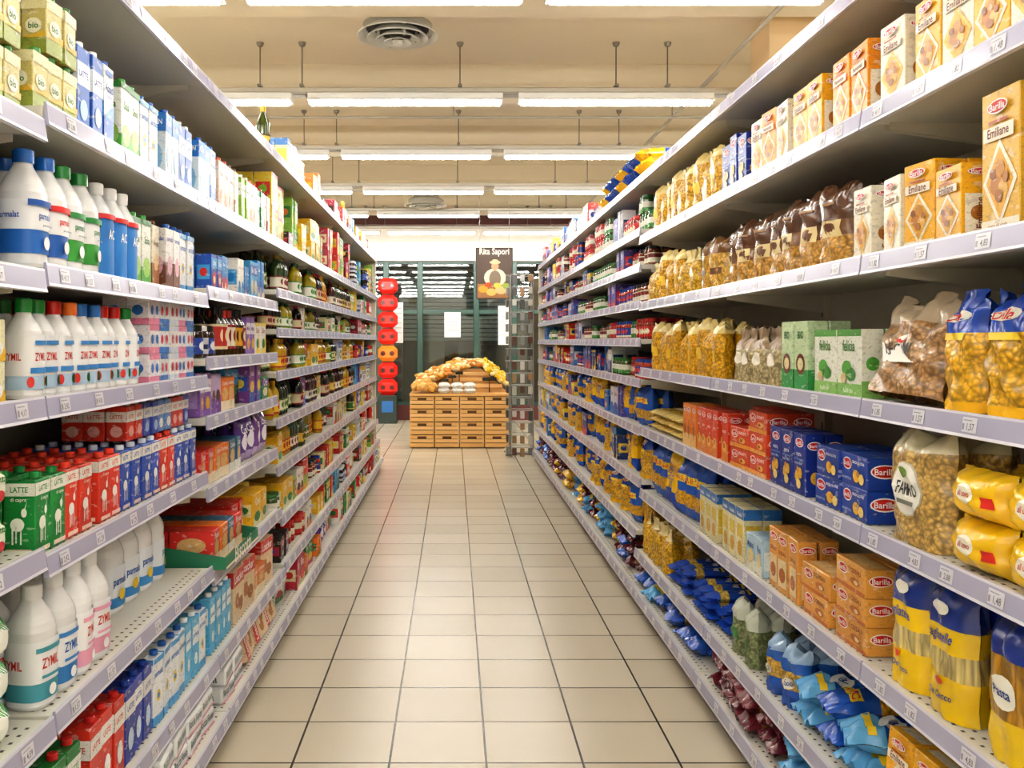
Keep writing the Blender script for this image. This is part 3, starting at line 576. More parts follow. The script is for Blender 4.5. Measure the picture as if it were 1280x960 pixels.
def fill(side, y0, y1, zs, protos, rep=2, nd=2, stack=1, inset=.025, gap=.004, yaw=.04, maxh=None, key=None, mode='cycle', tilt=0, drop=0.0, sgap=0.0, back=0, jx=.006, zoff=0.0):
    y = y0; k = 0; sg = 1 if side == 'R' else -1
    z = zs+.0145+zoff; fx = frontx(side, zs)
    cur = None; dep0 = 0
    while True:
        p = protos[(k//rep) % len(protos)] if mode == 'cycle' else (R.choice(protos) if k % rep == 0 or cur is None else cur)
        if mode == 'rand' and k % rep == 0: dep0 = R.choice([0, 0, 0, .02, .05])
        cur = p; k += 1
        w, d, h = p.dim
        if y+w > y1+.01: break
        sc = maxh/h if maxh and h > maxh else 1.0
        st = stack
        if maxh:
            if stack > 1: st = max(1, min(stack, int(maxh/h)))
            elif mode == 'rand' and h*sc < maxh*.48 and p.name not in ('snack_bags', 'pasta_bag') : st = 2
        jt = R.uniform(-jx, jx)
        xr = fx+sg*(inset+back+dep0)
        empty = R.random() < drop
        for j in range(nd):
            if j == 0 and empty: continue
            xc = xr+sg*(d/2+j*(d+.004)+abs(jt))
            if abs(xc)+d/2 > abs(BACK[side])-.02 and j > 0: break
            for s in range(st):
                if s == st-1 and st > 1 and R.random() < .15: continue
                place(key or p.name, p, side, y+w/2+R.uniform(-.001, .001), xc, z+s*(h*sc+.001+sgap), R.uniform(-yaw, yaw), sc, tilt)
        y += w+gap+R.uniform(0, .004)
def flush():
    for k, it in GR.items(): build(k.split('|')[0], it)
    GR.clear()

# ---- LEFT near bay (0.66-1.93)
z = LZ[0]
fill('L', .7, 1.92, z[6], [gold_carton], stack=2, maxh=.4, key='small_milk_cartons|a')
fill('L', .7, 1.60, z[5], [mb_blue, mb_red], rep=2, key='milk_bottles|0'); fill('L', 1.62, 1.92, z[5], [pk_dblue], stack=3, key='croissant_packs|0', gap=.006)
fill('L', .7, 1.92, z[4], [pk_yel], stack=2, key='dessert_multipacks|0')
fill('L', .7, 1.92, z[3], [oval], stack=2, sgap=.002, key='fruit_snack_packs|0')
fill('L', .75, 1.93, z[2], [coco_p], stack=3, sgap=.001, nd=2, key='coconut_snack_packs|0')
fill('L', .7, 1.92, z[1], [green_carton], key='milk_cartons|0')
fill('L', .7, 1.92, z[0], [water_pk], stack=2, key='biscuit_packs|0')
# ---- LEFT first visible bay (1.93-3.2)
z = LZ[1]
fill('L', 1.95, 2.17, z[6], [gold_carton], stack=2, maxh=.4, nd=3, key='small_milk_cartons|b', yaw=.1)
fill('L', 2.18, 2.45, z[6], [blue_carton, white_blue], rep=2, nd=3, key='long_life_milk_cartons|b', yaw=.06)
fill('L', 2.46, 2.82, z[6], [green_white, parma_carton], rep=2, nd=3, key='soy_milk_cartons|b', yaw=.06)
fill('L', 2.83, 3.18, z[6], [ltblue_carton, blue_carton], rep=2, nd=3, key='milk_cartons|b', yaw=.06)
fill('L', 1.95, 2.34, z[5], [mb_blue, mb_red, mb_green, mb_green], rep=1, nd=3, gap=.002, key='milk_bottles|b', yaw=.15)
fill('L', 2.35, 2.6, z[5], [mb_ac], nd=3, gap=.002, key='lactose_free_milk_bottles|b', yaw=.1)
fill('L', 2.61, 2.84, z[5], [green_white, beige_carton], nd=3, key='soy_milk_cartons|b2', back=.02)
fill('L', 2.85, 3.18, z[5], [choco_carton, parma_carton], rep=2, nd=3, key='flavoured_milk_cartons|b', drop=.15)
fill('L', 1.94, 2.68, z[4], [z_g, z_g, z_r, z_o, z_b, z_b, z_r, z_r], rep=1, nd=4, gap=.001, key='milk_bottles|b2', jx=.012, yaw=.2)
fill('L', 2.7, 3.19, z[4], pk3, rep=1, stack=3, maxh=.27, key='cream_multipacks|b')
fill('L', 1.95, 2.3, z[3], [goat_g, goat_r], rep=2, nd=4, key='goat_milk_cartons|b')
fill('L', 2.3, 2.62, z[3], [goat_r, goat_b], rep=2, nd=4, key='goat_milk_cartons|b')
fill('L', 2.63, 3.18, z[3], [goat_b, goat_r, goat_b], rep=2, nd=4, key='goat_milk_cartons|b')
fill('L', 2.55, 3.18, z[3], small_rb, rep=2, nd=3, zoff=.184, key='small_milk_cartons|b3', inset=.04)
fill('L', 1.95, 2.4, z[2], [zl_teal, zl_blue, zl_pink, zl_pink], rep=1, nd=3, gap=.006, key='milk_bottles|b3', yaw=.2)
fill('L', 2.62, 3.15, z[2], [zl_big], rep=1, nd=2, gap=.012, back=.1, key='milk_bottles|b4', yaw=.3)
fill('L', 1.95, 2.14, z[1], [green_carton], nd=3, key='milk_cartons|b3'); fill('L', 2.15, 2.37, z[1], [red_carton], nd=3, key='milk_cartons|b3')
fill('L', 2.38, 2.6, z[1], [navy_carton], nd=3, key='milk_cartons|b3'); fill('L', 2.62, 3.18, z[1], [parma_carton, parma_carton, cyan_carton], rep=2, nd=3, key='milk_cartons|b4', yaw=.1)
fill('L', 1.95, 3.15, z[0], [water_pk], stack=2, key='biscuit_packs|b', yaw=.1)
# ---- LEFT second bay
z = LZ[2]
fill('L', 3.22, 3.5, z[7], [ltblue_carton, white_blue], nd=2, key='milk_cartons|c'); fill('L', 3.5, 3.85, z[7], [peach_carton, beige_carton], rep=2, key='rice_milk_cartons|c')
fill('L', 3.86, 4.45, z[7], [lime_carton, peach_carton, green_carton, beige_carton], rep=2, key='almond_milk_cartons|c')
fill('L', 3.22, 4.45, z[6], SBOX, rep=2, nd=3, key='drink_powder_boxes|c', drop=.08, mode='rand', maxh=.24)
fill('L', 3.22, 3.5, z[5], DARKJ, key='coffee_jars|c', rep=1, nd=3, drop=.1); fill('L', 3.51, 3.95, z[5], SOY, rep=2, nd=3, maxh=.2, key='sauce_bottles|c')
fill('L', 3.96, 4.45, z[5], [LILAC, GBOX[2], GBOX[5]], rep=2, key='chocolate_boxes|c')
fill('L', 3.22, 3.75, z[4], [LILAC, LILAC2, CRK[1]], rep=2, nd=3, maxh=.16, key='chocolate_boxes|c2', yaw=.1); fill('L', 3.76, 4.45, z[4], GBOX[6:16], rep=2, maxh=.17, key='tea_boxes|c', mode='rand', yaw=.1)
fill('L', 3.22, 3.85, z[3], CRK, rep=2, maxh=.19, key='cracker_boxes|c', yaw=.15, drop=.12); fill('L', 3.86, 4.45, z[3], [POUCH[5], POUCH[1]], rep=2, nd=3, key='candy_bags|c', yaw=.3)
fill('L', 3.24, 3.72, z[2], [CRK[0], CRK[1], CRK[2]], rep=1, stack=1, zoff=.014, key='cracker_boxes|c2', yaw=.04, inset=.0); fill('L', 3.81, 4.45, z[2], YBOX+CRK, rep=2, maxh=.24, key='snack_boxes|c2', mode='rand', yaw=.12, drop=.1)
fill('L', 3.22, 3.55, z[1], [cyan_carton], rep=3, key='milk_cartons|c2'); fill('L', 3.56, 4.45, z[1], [bisc, CRK[1]], rep=2, maxh=.24, key='biscuit_boxes|c', yaw=.15)
fill('L', 3.25, 3.6, z[0], [water_pk], rep=3, stack=2, key='biscuit_packs|c', yaw=.1)
fill('L', 3.62, 4.45, z[0], [layx(bisc)], rep=1, nd=1, tilt=-.3, inset=.03, key='biscuit_boxes|c0', yaw=.1, maxh=.13)
def tray(y0, y1, zz, dep, col, out=.05, h=.055, name='cardboard_tray'):
    mb = MB(name); x1 = frontx('L', zz)+out; x0 = x1-dep; t = .004; zb = zz+.024
    yc = (y0+y1)/2; xc = (x0+x1)/2
    cbox(mb, (xc, yc, zb), (dep, y1-y0, t), 0, '#b98f5c', CARD)
    cbox(mb, (x1, yc, zb+h*.4), (t, y1-y0, h*.8), 0, col, CARD); cbox(mb, (x0, yc, zb+h), (t, y1-y0, h*2), 0, col, CARD)
    for y in (y0, y1):
        vs = [(x0, y-t/2, zb), (x1, y-t/2, zb), (x1, y-t/2, zb+h*.8), (x0, y-t/2, zb+h*2), (x0, y+t/2, zb), (x1, y+t/2, zb), (x1, y+t/2, zb+h*.8), (x0, y+t/2, zb+h*2)]
        mb.add(vs, [(0, 1, 2, 3), (7, 6, 5, 4), (2, 6, 7, 3), (1, 5, 6, 2)], col, CARD)
    deco(mb, lambda u, v, o: (x1+.002+o, y0+u*(y1-y0), zb+v*h*.8), y1-y0, h*.8, [('r', 0, 1, .0, .2, '#f2e6c8'), ('t', 'Biscotti', .5, .55, .5, '#f6f0e0')], mat=CARD)
    single(mb)
tray(3.225, 3.75, .60, .4, '#2a7a5a', out=.045)

# ---- LEFT far bays
POOLL = {3: YBOX+GBOX[:10], 4: YBOX+GBOX[10:14], 5: YBOX+GBOX, 6: GBOX}
for i in range(3, 7):
    y0, y1 = LB[i]+.02, LB[i+1]-.02; zs = LZ[i]
    for j, zz in enumerate(zs[:-1]):
        gapz = zs[j+1]-zz-.05; y = y0; q = '|%d_%d' % (i, j)
        while y < y1-.12:
            e = min(y1, y+R.uniform(.2, .45)); t = R.random(); kw = dict(yaw=.12, mode='rand', drop=.06, maxh=gapz)
            if zz > .75 and zz < 1.9 and i in (3, 4, 5) and t < .62: fill('L', y, e, zz, OIL if R.random() < .8 else WINE, rep=3, nd=2, key='olive_oil_bottles'+q, **kw)
            elif t < .15: fill('L', y, e, zz, JAR+DARKJ, rep=3, key='preserve_jars'+q, **kw)
            elif t < .3: fill('L', y, e, zz, POUCH, rep=2, key='snack_bags'+q, **kw)
            elif t < .4: fill('L', y, e, zz, [lime_carton, red_carton, peach_carton, green_carton], rep=3, key='juice_cartons'+q, **kw)
            else: fill('L', y, e, zz, POOLL[i], rep=2, nd=2, key='food_boxes'+q, **kw)
            y = e
# top of left gondola
fill('L', 4.6, 4.69, 2.38, [WINE[1]], nd=1, rep=1, gap=.06, key='wine_bottles|t', inset=.06)
fill('L', 5.0, 5.4, 2.38, [creamb, em_w], rep=1, nd=2, key='food_boxes|t', inset=.04)
fill('L', 5.45, 6.6, 2.38, JAR+YBOX[:5]+WINE[2:], rep=2, nd=2, maxh=.24, mode='rand', key='food_boxes|t', inset=.05)
fill('L', 6.7, 10.1, 2.38, GBOX+YBOX+OIL, rep=2, nd=2, mode='rand', key='food_boxes|t2', inset=.04)

# ---- RIGHT near bays
def RF(a, b, zi, protos, key, **k):
    fill('R', a, b, RZ[0][zi], protos, key=key, **k)
RF(1.0, 2.12, 6, [em_y, em_c], 'egg_pasta_boxes|r1', rep=1); RF(2.13, 2.26, 6, [em_c], 'egg_pasta_boxes|r1')
RF(2.31, 2.57, 6, [em_o], 'egg_pasta_boxes|r1b', yaw=.1); RF(2.6, 2.85, 6, [em_y], 'egg_pasta_boxes|r1b'); RF(2.87, 3.25, 6, [em_c, em_o], 'egg_pasta_boxes|r1b', rep=1, yaw=.08); RF(3.28, 3.6, 6, [bb, bb_t, bb], 'blue_pasta_boxes|r1', rep=1)
RF(3.65, 4.97, 6, clear_y, 'clear_pasta_bags|r1', rep=1, gap=-.002, yaw=.3, jx=.02)
RF(1.0, 1.5, 5, [em_big], 'large_egg_pasta_boxes|r2', rep=1); RF(1.54, 1.86, 5, [em_big], 'large_egg_pasta_boxes|r2', rep=1, gap=.03)
RF(1.88, 2.26, 5, [em_s, em_y, em_w], 'egg_pasta_boxes|r2', rep=1, gap=.012, yaw=.1)
RF(2.3, 2.45, 5, [em_w], 'egg_pasta_boxes|r2b', rep=1)
RF(2.48, 3.58, 5, brown_b, 'artisan_pasta_bags|r2', rep=1, gap=-.005, yaw=.35, jx=.025, maxh=.245); RF(3.63, 4.0, 5, brown_y, 'artisan_pasta_bags|r2b', rep=1, gap=-.005, yaw=.3, jx=.02)
RF(4.0, 4.97, 5, clear_y2+clear_y, 'clear_pasta_bags|r2', rep=1, gap=-.003, yaw=.3, jx=.02)
RF(1.06, 2.02, 4, by_bag, 'blue_top_pasta_bags|r3', rep=1, gap=-.002, yaw=.25, jx=.02)
fill('R', 2.01, 2.36, RZ[0][4], [legumi], nd=1, tilt=-.3, inset=.0, yaw=.05, key='legume_pasta_bag|r3', jx=.001)
RF(2.36, 2.68, 4, [greenb], 'organic_pasta_boxes|r3', rep=1); RF(2.72, 2.98, 4, [greent], 'organic_pasta_boxes|r3', rep=1, gap=.01)
RF(3.0, 3.58, 4, pale_b, 'bean_bags|r3', rep=1, yaw=.3, gap=-.002, jx=.02); RF(3.63, 4.97, 4, clear_y, 'clear_pasta_bags|r3', rep=1, gap=-.003, yaw=.3, jx=.02)
RF(1.16, 1.96, 3, [ypack], 'egg_noodle_packs|r4', rep=1, stack=2, gap=.0, inset=.0)
fill('R', 1.965, 2.24, RZ[0][3], [farro], nd=2, key='farro_pasta_bags|r4', yaw=.05, inset=.012)
RF(2.31, 2.7, 3, [bb_l], 'blue_pasta_boxes|r4', stack=2, maxh=.27, yaw=.06); RF(2.72, 3.04, 3, [bb], 'blue_pasta_boxes|r4', stack=1, rep=1)
RF(3.07, 3.5, 3, [redl], 'red_pasta_boxes|r4', stack=3, maxh=.27, yaw=.06); RF(3.51, 3.6, 3, [redb], 'red_pasta_boxes|r4'); RF(3.63, 4.2, 3, [redb, orgb], 'red_pasta_boxes|r4b', rep=4)
RF(4.22, 4.97, 3, [lay(spag_y[0])], 'yellow_spaghetti_packs|r4', stack=3, yaw=.08)
RF(1.0, 1.88, 2, yb_bag2, 'long_pasta_bags|r5', rep=1, gap=.0, yaw=.06); RF(1.89, 2.26, 2, yb_bag, 'long_pasta_bags|r5', rep=1, gap=.005, yaw=.06)
RF(2.33, 2.55, 2, [orgl], 'wholegrain_pasta_boxes|r5', stack=3, maxh=.27); RF(2.56, 2.77, 2, [orgl], 'wholegrain_pasta_boxes|r5', rep=1, stack=2); RF(2.78, 3.08, 2, [orgu], 'wholegrain_pasta_boxes|r5', rep=1, yaw=.1); RF(3.1, 3.3, 2, [paleb], 'rice_boxes|r5', stack=1, yaw=.1); RF(3.31, 3.6, 2, [creamb], 'pasta_boxes|r5', rep=2); RF(3.64, 3.92, 2, [creamb], 'pasta_boxes|r5b', rep=2)
RF(3.93, 4.97, 2, blue_bag+yel_bag, 'blue_top_pasta_bags|r5', rep=1, gap=-.002, yaw=.3, tilt=-.12, inset=.01, jx=.03)
RF(1.0, 2.26, 1, [em_y, em_c], 'egg_pasta_boxes|r6', rep=2, tilt=-.1, inset=.04)
RF(2.3, 2.76, 1, [lay(fbag[0]), lay(blue_bag[0])], 'flat_pasta_bags|r6', rep=1, stack=2, yaw=.3); RF(2.77, 3.12, 1, flour, 'short_pasta_bags|r6', rep=1, yaw=.4, jx=.03, nd=3); RF(3.12, 3.42, 1, [greenc], 'bean_bags|r6', rep=1, yaw=.3)
RF(3.45, 4.4, 1, [lay(s) for s in spag], 'spaghetti_packs|r6', rep=2, stack=3, yaw=.12, nd=1, jx=.03, inset=.02); RF(4.4, 4.97, 1, clear_y2, 'clear_pasta_bags|r6', rep=1, yaw=.3)
FB = [lay(b) for b in fbag+blue_bag+spag]
RF(1.0, 2.8, 0, FB, 'flat_pasta_bags|r7', rep=1, stack=2, yaw=.35, nd=1, maxh=.14, inset=.0, jx=.04, mode='rand')
RF(2.8, 3.58, 0, [lay(b) for b in obag], 'flat_pasta_bags|r7', rep=1, stack=2, yaw=.35, nd=1, maxh=.14, inset=.0, jx=.04)
RF(3.62, 4.97, 0, FB, 'flat_pasta_bags|r7b', rep=1, stack=2, yaw=.35, nd=1, maxh=.14, inset=.0, jx=.04, mode='rand')
# ---- RIGHT far bays
for i in range(3, 7):
    y0, y1 = RB[i]+.02, RB[i+1]-.02; zs = RZ[i]
    for j, zz in enumerate(zs[:-1]):
        gapz = zs[j+1]-zz-.05; y = y0; q = '|%d_%d' % (i, j)
        while y < y1-.12:
            e = min(y1, y+R.uniform(.3, .55)); t = R.random(); kw = dict(maxh=gapz, mode='rand', drop=.05)
            if zz > 1.1:
                if t < .8 and i < 5: fill('R', y, e, zz, JAR, rep=5, nd=3, key='tomato_sauce_jars'+q, **kw)
                elif t < .4: fill('R', y, e, zz, JAR, rep=4, nd=2, key='tomato_sauce_jars'+q, **kw)
                else: fill('R', y, e, zz, BBOX, rep=2, nd=2, key='blue_food_boxes'+q, yaw=.1, **kw)
            elif zz > .3:
                if t < .7: fill('R', y, e, zz, blue_bag+yel_bag+by_bag, rep=1, nd=2, gap=-.004, yaw=.3, jx=.03, key='pasta_bags'+q, **kw)
                else: fill('R', y, e, zz, BBOX, rep=2, nd=2, yaw=.1, key='blue_food_boxes'+q, **kw)
            else:
                fill('R', y, e, zz, [lay(b) for b in fbag+blue_bag+obag+yel_bag], rep=1, nd=1, stack=3, maxh=.22, yaw=.3, key='flat_pasta_bags'+q, mode='rand', jx=.03)
            y = e
fill('R', 5.2, 6.9, 2.36, [lay(b) for b in yel_bag+blue_bag], rep=1, nd=1, stack=3, yaw=.3, key='pasta_bags|t', inset=.05)
fill('R', 6.95, 10.8, 2.36, BBOX+[LILAC, LILAC2], rep=2, nd=2, stack=1, mode='rand', key='blue_food_boxes|t')
flush()

# ---------------------------------------------------------------- room shell
def node_mat(name, base, rough=.6, noise=.06, scale=3):
    m, nt, b = newmat(name)
    tc = nt.nodes.new('ShaderNodeTexCoord'); nz = nt.nodes.new('ShaderNodeTexNoise'); nz.inputs['Scale'].default_value = scale
    cr = nt.nodes.new('ShaderNodeValToRGB'); c = C(base)
    cr.color_ramp.elements[0].position = .3; cr.color_ramp.elements[1].position = .7
    cr.color_ramp.elements[0].color = (*[x*(1-noise) for x in c], 1); cr.color_ramp.elements[1].color = (*[min(1, x*(1+noise)) for x in c], 1)
    nt.links.new(tc.outputs['Object'], nz.inputs['Vector']); nt.links.new(nz.outputs['Fac'], cr.inputs['Fac']); nt.links.new(cr.outputs[0], b.inputs['Base Color'])
    b.inputs['Roughness'].default_value = rough
    return m
def slab(name, lo, hi, mat):
    me = bpy.data.meshes.new(name); h = [(b-a)/2 for a, b in zip(lo, hi)]
    vs = [(a*h[0], b*h[1], d*h[2]) for a in (-1, 1) for b in (-1, 1) for d in (-1, 1)]
    me.from_pydata(vs, [], [(0, 1, 3, 2), (4, 6, 7, 5), (0, 4, 5, 1), (2, 3, 7, 6), (0, 2, 6, 4), (1, 5, 7, 3)])
    me.materials.append(mat)
    ob = bpy.data.objects.new(name, me); ob.location = [(a+b)/2 for a, b in zip(lo, hi)]
    scene.collection.objects.link(ob); return ob

# floor tiles: 333 mm ceramic, dark grout
m, nt, b = newmat('ceramic_floor_tile')
tc = nt.nodes.new('ShaderNodeNewGeometry'); mp = nt.nodes.new('ShaderNodeMapping')
mp.inputs['Location'].default_value = (-.112+.333*30, -3.40+.333*30, 0)
bk = nt.nodes.new('ShaderNodeTexBrick'); bk.offset = 0; bk.squash = 1
bk.inputs['Scale'].default_value = 1; bk.inputs['Brick Width'].default_value = .333; bk.inputs['Row Height'].default_value = .333
bk.inputs['Mortar Size'].default_value = .0042; bk.inputs['Mortar Smooth'].default_value = .15; bk.inputs['Bias'].default_value = 0
bk.inputs['Color1'].default_value = (*C('#d2c9b5'), 1); bk.inputs['Color2'].default_value = (*C('#c9bfaa'), 1); bk.inputs['Mortar'].default_value = (*C('#2a241d'), 1)
nz = nt.nodes.new('ShaderNodeTexNoise'); nz.inputs['Scale'].default_value = 1.6; nz.inputs['Detail'].default_value = 3
mr = nt.nodes.new('ShaderNodeMapRange'); mr.inputs['From Min'].default_value = .25; mr.inputs['From Max'].default_value = .75; mr.inputs['To Min'].default_value = .965; mr.inputs['To Max'].default_value = 1.03
mu = nt.nodes.new('ShaderNodeVectorMath'); mu.operation = 'SCALE'
bp = nt.nodes.new('ShaderNodeBump'); bp.inputs['Strength'].default_value = .4; bp.inputs['Distance'].default_value = .003; bp.invert = True
L = nt.links.new
L(tc.outputs['Position'], mp.inputs['Vector']); L(mp.outputs[0], bk.inputs['Vector']); L(tc.outputs['Position'], nz.inputs['Vector'])
L(nz.outputs['Fac'], mr.inputs['Value']); L(bk.outputs['Color'], mu.inputs[0]); L(mr.outputs[0], mu.inputs['Scale']); L(mu.outputs[0], b.inputs['Base Color'])
L(bk.outputs['Fac'], bp.inputs['Height']); L(bp.outputs[0], b.inputs['Normal'])
b.inputs['Roughness'].default_value = .27
floor_m = m
ceil_m = node_mat('ceiling_plaster', '#e6dac2', .8, .012, 1.2)
beam_m = node_mat('beam_plaster', '#ddd0b6', .8, .012, 1.2)
wall_m = node_mat('wall_plaster', '#ece8de', .7, .03, 2)
maroon_m = node_mat('maroon_paint', '#5a2a24', .5, .08, 8)
slab('floor', (-7, -4, -.1), (7, 22, 0), floor_m)
slab('ceiling', (-7, -4, 3.8), (7, 16.7, 3.95), ceil_m)
for k in range(-1, 5): slab('ceiling_beam', (-7, 3.25+2.15*k, 3.6), (7, 3.75+2.15*k, 3.8), beam_m)
slab('wall_left', (-7.1, -4, 0), (-7, 16.7, 3.8), wall_m); slab('wall_right', (7, -4, 0), (7.1, 16.7, 3.8), wall_m)
slab('wall_front', (-7, -4.1, 0), (7, -4, 3.8), wall_m)
slab('wall_back', (-7, 16.5, 2.98), (7, 16.7, 3.8), wall_m)
slab('baseboard_back', (-7, 16.45, 0), (7, 16.6, .28), maroon_m)
slab('trim_1', (-7, 16.35, 2.93), (7, 16.5, 3.05), node_mat('grey_trim', '#c5c3bc', .5))
slab('trim_2', (-7, 15.75, 3.52), (7, 15.95, 3.68), maroon_m)
slab('column', (2.25, 6.35, 0), (2.65, 6.75, 3.8), node_mat('column_paint', '#e3c79c', .7, .03))
# glazed shop front
gm, nt, b = newmat('shop_window_glass')
out = nt.nodes['Material Output']; nt.nodes.remove(b)
tr = nt.nodes.new('ShaderNodeBsdfTransparent'); tr.inputs[0].default_value = (.86, .9, .88, 1)
gl = nt.nodes.new('ShaderNodeBsdfGlossy'); gl.inputs['Roughness'].default_value = .02
fr = nt.nodes.new('ShaderNodeFresnel'); fr.inputs[0].default_value = 1.7
mx = nt.nodes.new('ShaderNodeMixShader'); L = nt.links.new
L(fr.outputs[0], mx.inputs[0]); L(tr.outputs[0], mx.inputs[1]); L(gl.outputs[0], mx.inputs[2]); L(mx.outputs[0], out.inputs[0])
xs = [-6.9, -5.6, -4.2, -2.6, -1.25, -.62, .42, 1.12, 2.2, 3.6, 5.0, 6.9]
for k in range(len(xs)-1):
    w = slab('window_%d' % (k+1), (xs[k]+.05, 16.52, .28), (xs[k+1]-.05, 16.53, 2.95), gm)
fm = MB('window_frame')
for x in xs:
    cbox(fm, (x, 16.5, 1.6), (.11, .12, 2.68), .01, '#35544a', PLAS)
for zz in (.3, 2.0, 2.92): cbox(fm, (0, 16.5, zz), (13.9, .09, .08), .005, '#35544a', PLAS)
single(fm, 'window_frame')
for (x, zz, w, h) in ((-.02, 1.76, .3, .46), (-1.02, 1.8, .18, .75), (.92, 1.75, .2, .72)):
    mb = MB('paper_notice'); cbox(mb, (x, 16.42, zz), (w, .004, h), 0, '#f2f2f0', CARD)
    for q in range(6): cbox(mb, (x, 16.416, zz+h*.35-q*h*.12), (w*.7, .002, .012), 0, '#b8bcc0', CARD)
    single(mb)
mb = MB('roller_shutter')
for k in range(26): cbox(mb, (-.1, 18.6, 1.5+k*.09), (2.4, .03, .07), .008, '#8f9490', MATTE)
for x in (-1.32, 1.12): cbox(mb, (x, 18.6, 1.95), (.06, .08, 3.9), .005, '#5a6462', MATTE)
single(mb)
mb = MB('street_facade'); cbox(mb, (0, 19.5, 2), (14, .1, 4), 0, '#4a4e4a', MATTE)
for k in range(12): cbox(mb, (-5+k*.9, 19.4, 1.0), (.6, .06, 1.6), .01, ['#6a6f6a', '#8a867a', '#3f4543', '#7a6a58'][k % 4], PLAS)
single(mb)

# ---------------------------------------------------------------- ceiling fittings
tube = MB('fluorescent_lamp')
cbox(tube, (0, 0, .053), (1.53, .09, .05), .006, '#e9e9e6', PLAS)
vs = [(x, y, zz) for x in (-.76, .76) for y, zz in ((-.045, .03), (-.07, .012), (.07, .012), (.045, .03))]
tube.add(vs, [(0, 1, 5, 4), (2, 3, 7, 6), (0, 3, 2, 1), (4, 5, 6, 7), (0, 4, 7, 3)], '#f0f0ee', PLAS)
for sx in (-1, 1): cbox(tube, (sx*.75, 0, .012), (.02, .03, .045), .003, '#f0f0ee', PLAS)
rod(tube, (-.74, 0, 0), (.74, 0, 0), .019, '#ffffff', TUBE, 10)
tube.fin()
t0 = build('fluorescent_lamp', [(tube, I4)], tint=False, center=False); lampmesh = t0.data
bpy.data.objects.remove(t0)
ROWS = [-3.5, -1.4, .7, 2.8, 4.9, 7.0, 9.06, 11.2, 13.3, 15.4]
for yr in ROWS:
    for k in range(-4, 4):
        x0 = -1.144+1.65*k+.765
        if abs(x0) > 6.2: continue
        ob = bpy.data.objects.new('fluorescent_lamp', lampmesh); ob.location = (x0, yr, 3.32); scene.collection.objects.link(ob)
    mb = MB('lamp_track')
    cbox(mb, (0, yr, 3.42), (13.6, .06, .038), .004, '#c2bfb6', METAL)
    cbox(mb, (0, yr+.25, 3.46), (13.6, .1, .03), .004, '#a8a59c', METAL)
    for x in (-5, -3.6, -2.8, -1.52, -1.19, .05, 1.276, 1.68, 2.8, 4, 5.2):
        rod(mb, (x, yr, 3.43), (x, yr, 3.795), .005, '#7a766c', METAL, 6)
        lathe(mb, [(.0001, -.03), (.02, -.03), (.03, -.005), (.03, 0)], 10, '#8f8a80', METAL, (x, yr, 3.798))
        cbox(mb, (x, yr+.12, 3.455), (.03, .32, .02), .002, '#8f8a80', METAL)
    single(mb)
def vent(x, y, zc, r):
    mb = MB('ceiling_air_diffuser')
    rings = [(1.0, .78, 0, .05), (.76, .56, -.015, .045), (.54, .36, -.03, .035), (.34, .14, -.045, .025)]
    for ro, ri, dz, hh in rings:
        lathe(mb, [(r*ro, dz), (r*ro, dz+.008), (r*ri, dz+hh+.01), (r*ri, dz+hh), (r*ro, dz)], 36, '#c9c6ba', MATTE)
    lathe(mb, [(.0001, -.055), (r*.12, -.055), (r*.14, -.03), (.0001, -.02)], 24, '#c8c5ba', MATTE)
    lathe(mb, [(r*.86, .03), (r*.86, .08), (r*.62, .12), (r*.6, 3.798-zc)], 36, '#a8a498', MATTE)
    lathe(mb, [(r*.85, .055), (.0001, .06)], 36, '#3a3832', MATTE)
    for k in range(4):
        t = k*math.pi/2+.4
        cbox(mb, (r*.5*math.cos(t), r*.5*math.sin(t), .01), (.02, .02, .08), 0, '#a09c90', MATTE)
    build('ceiling_air_diffuser', [(mb.fin(), Matrix.Translation((x, y, zc)))], tint=False)
vent(-.39, 6.2, 3.57, .28); vent(-.4, 12.8, 3.4, .3)
mb = MB('ceiling_conduit')
rod(mb, (-6.9, 9.95, 3.54), (6.9, 9.95, 3.54), .03, '#cfc7b4', MATTE, 10); rod(mb, (-6.9, 12.25, 3.53), (6.9, 12.25, 3.53), .025, '#b8b0a0', MATTE, 10)
rod(mb, (-6.9, 8.15, 3.5), (6.9, 8.15, 3.5), .014, '#a8a294', MATTE, 8)
for x in range(-6, 7, 2):
    for y in (9.95, 12.25, 8.15): rod(mb, (x, y, 3.55 if y > 9 else 3.5), (x, y, 3.798), .006, '#a09a8c', METAL, 6)
for x in (-2.1, 2.05): rod(mb, (x, 4.0, 3.55), (x, 16.4, 3.55), .016, '#b5ad9c', MATTE, 8)
single(mb)
mb = MB('security_camera')
rod(mb, (1.22, 5.25, 3.798), (1.22, 5.25, 3.55), .012, '#d8d5cc', MATTE); rod(mb, (1.16, 5.2, 3.52), (1.26, 5.35, 3.58), .03, '#c9c6bd', PLAS, 14)
rod(mb, (1.155, 5.192, 3.516), (1.165, 5.208, 3.524), .022, '#202020', GLASS, 14)
single(mb)

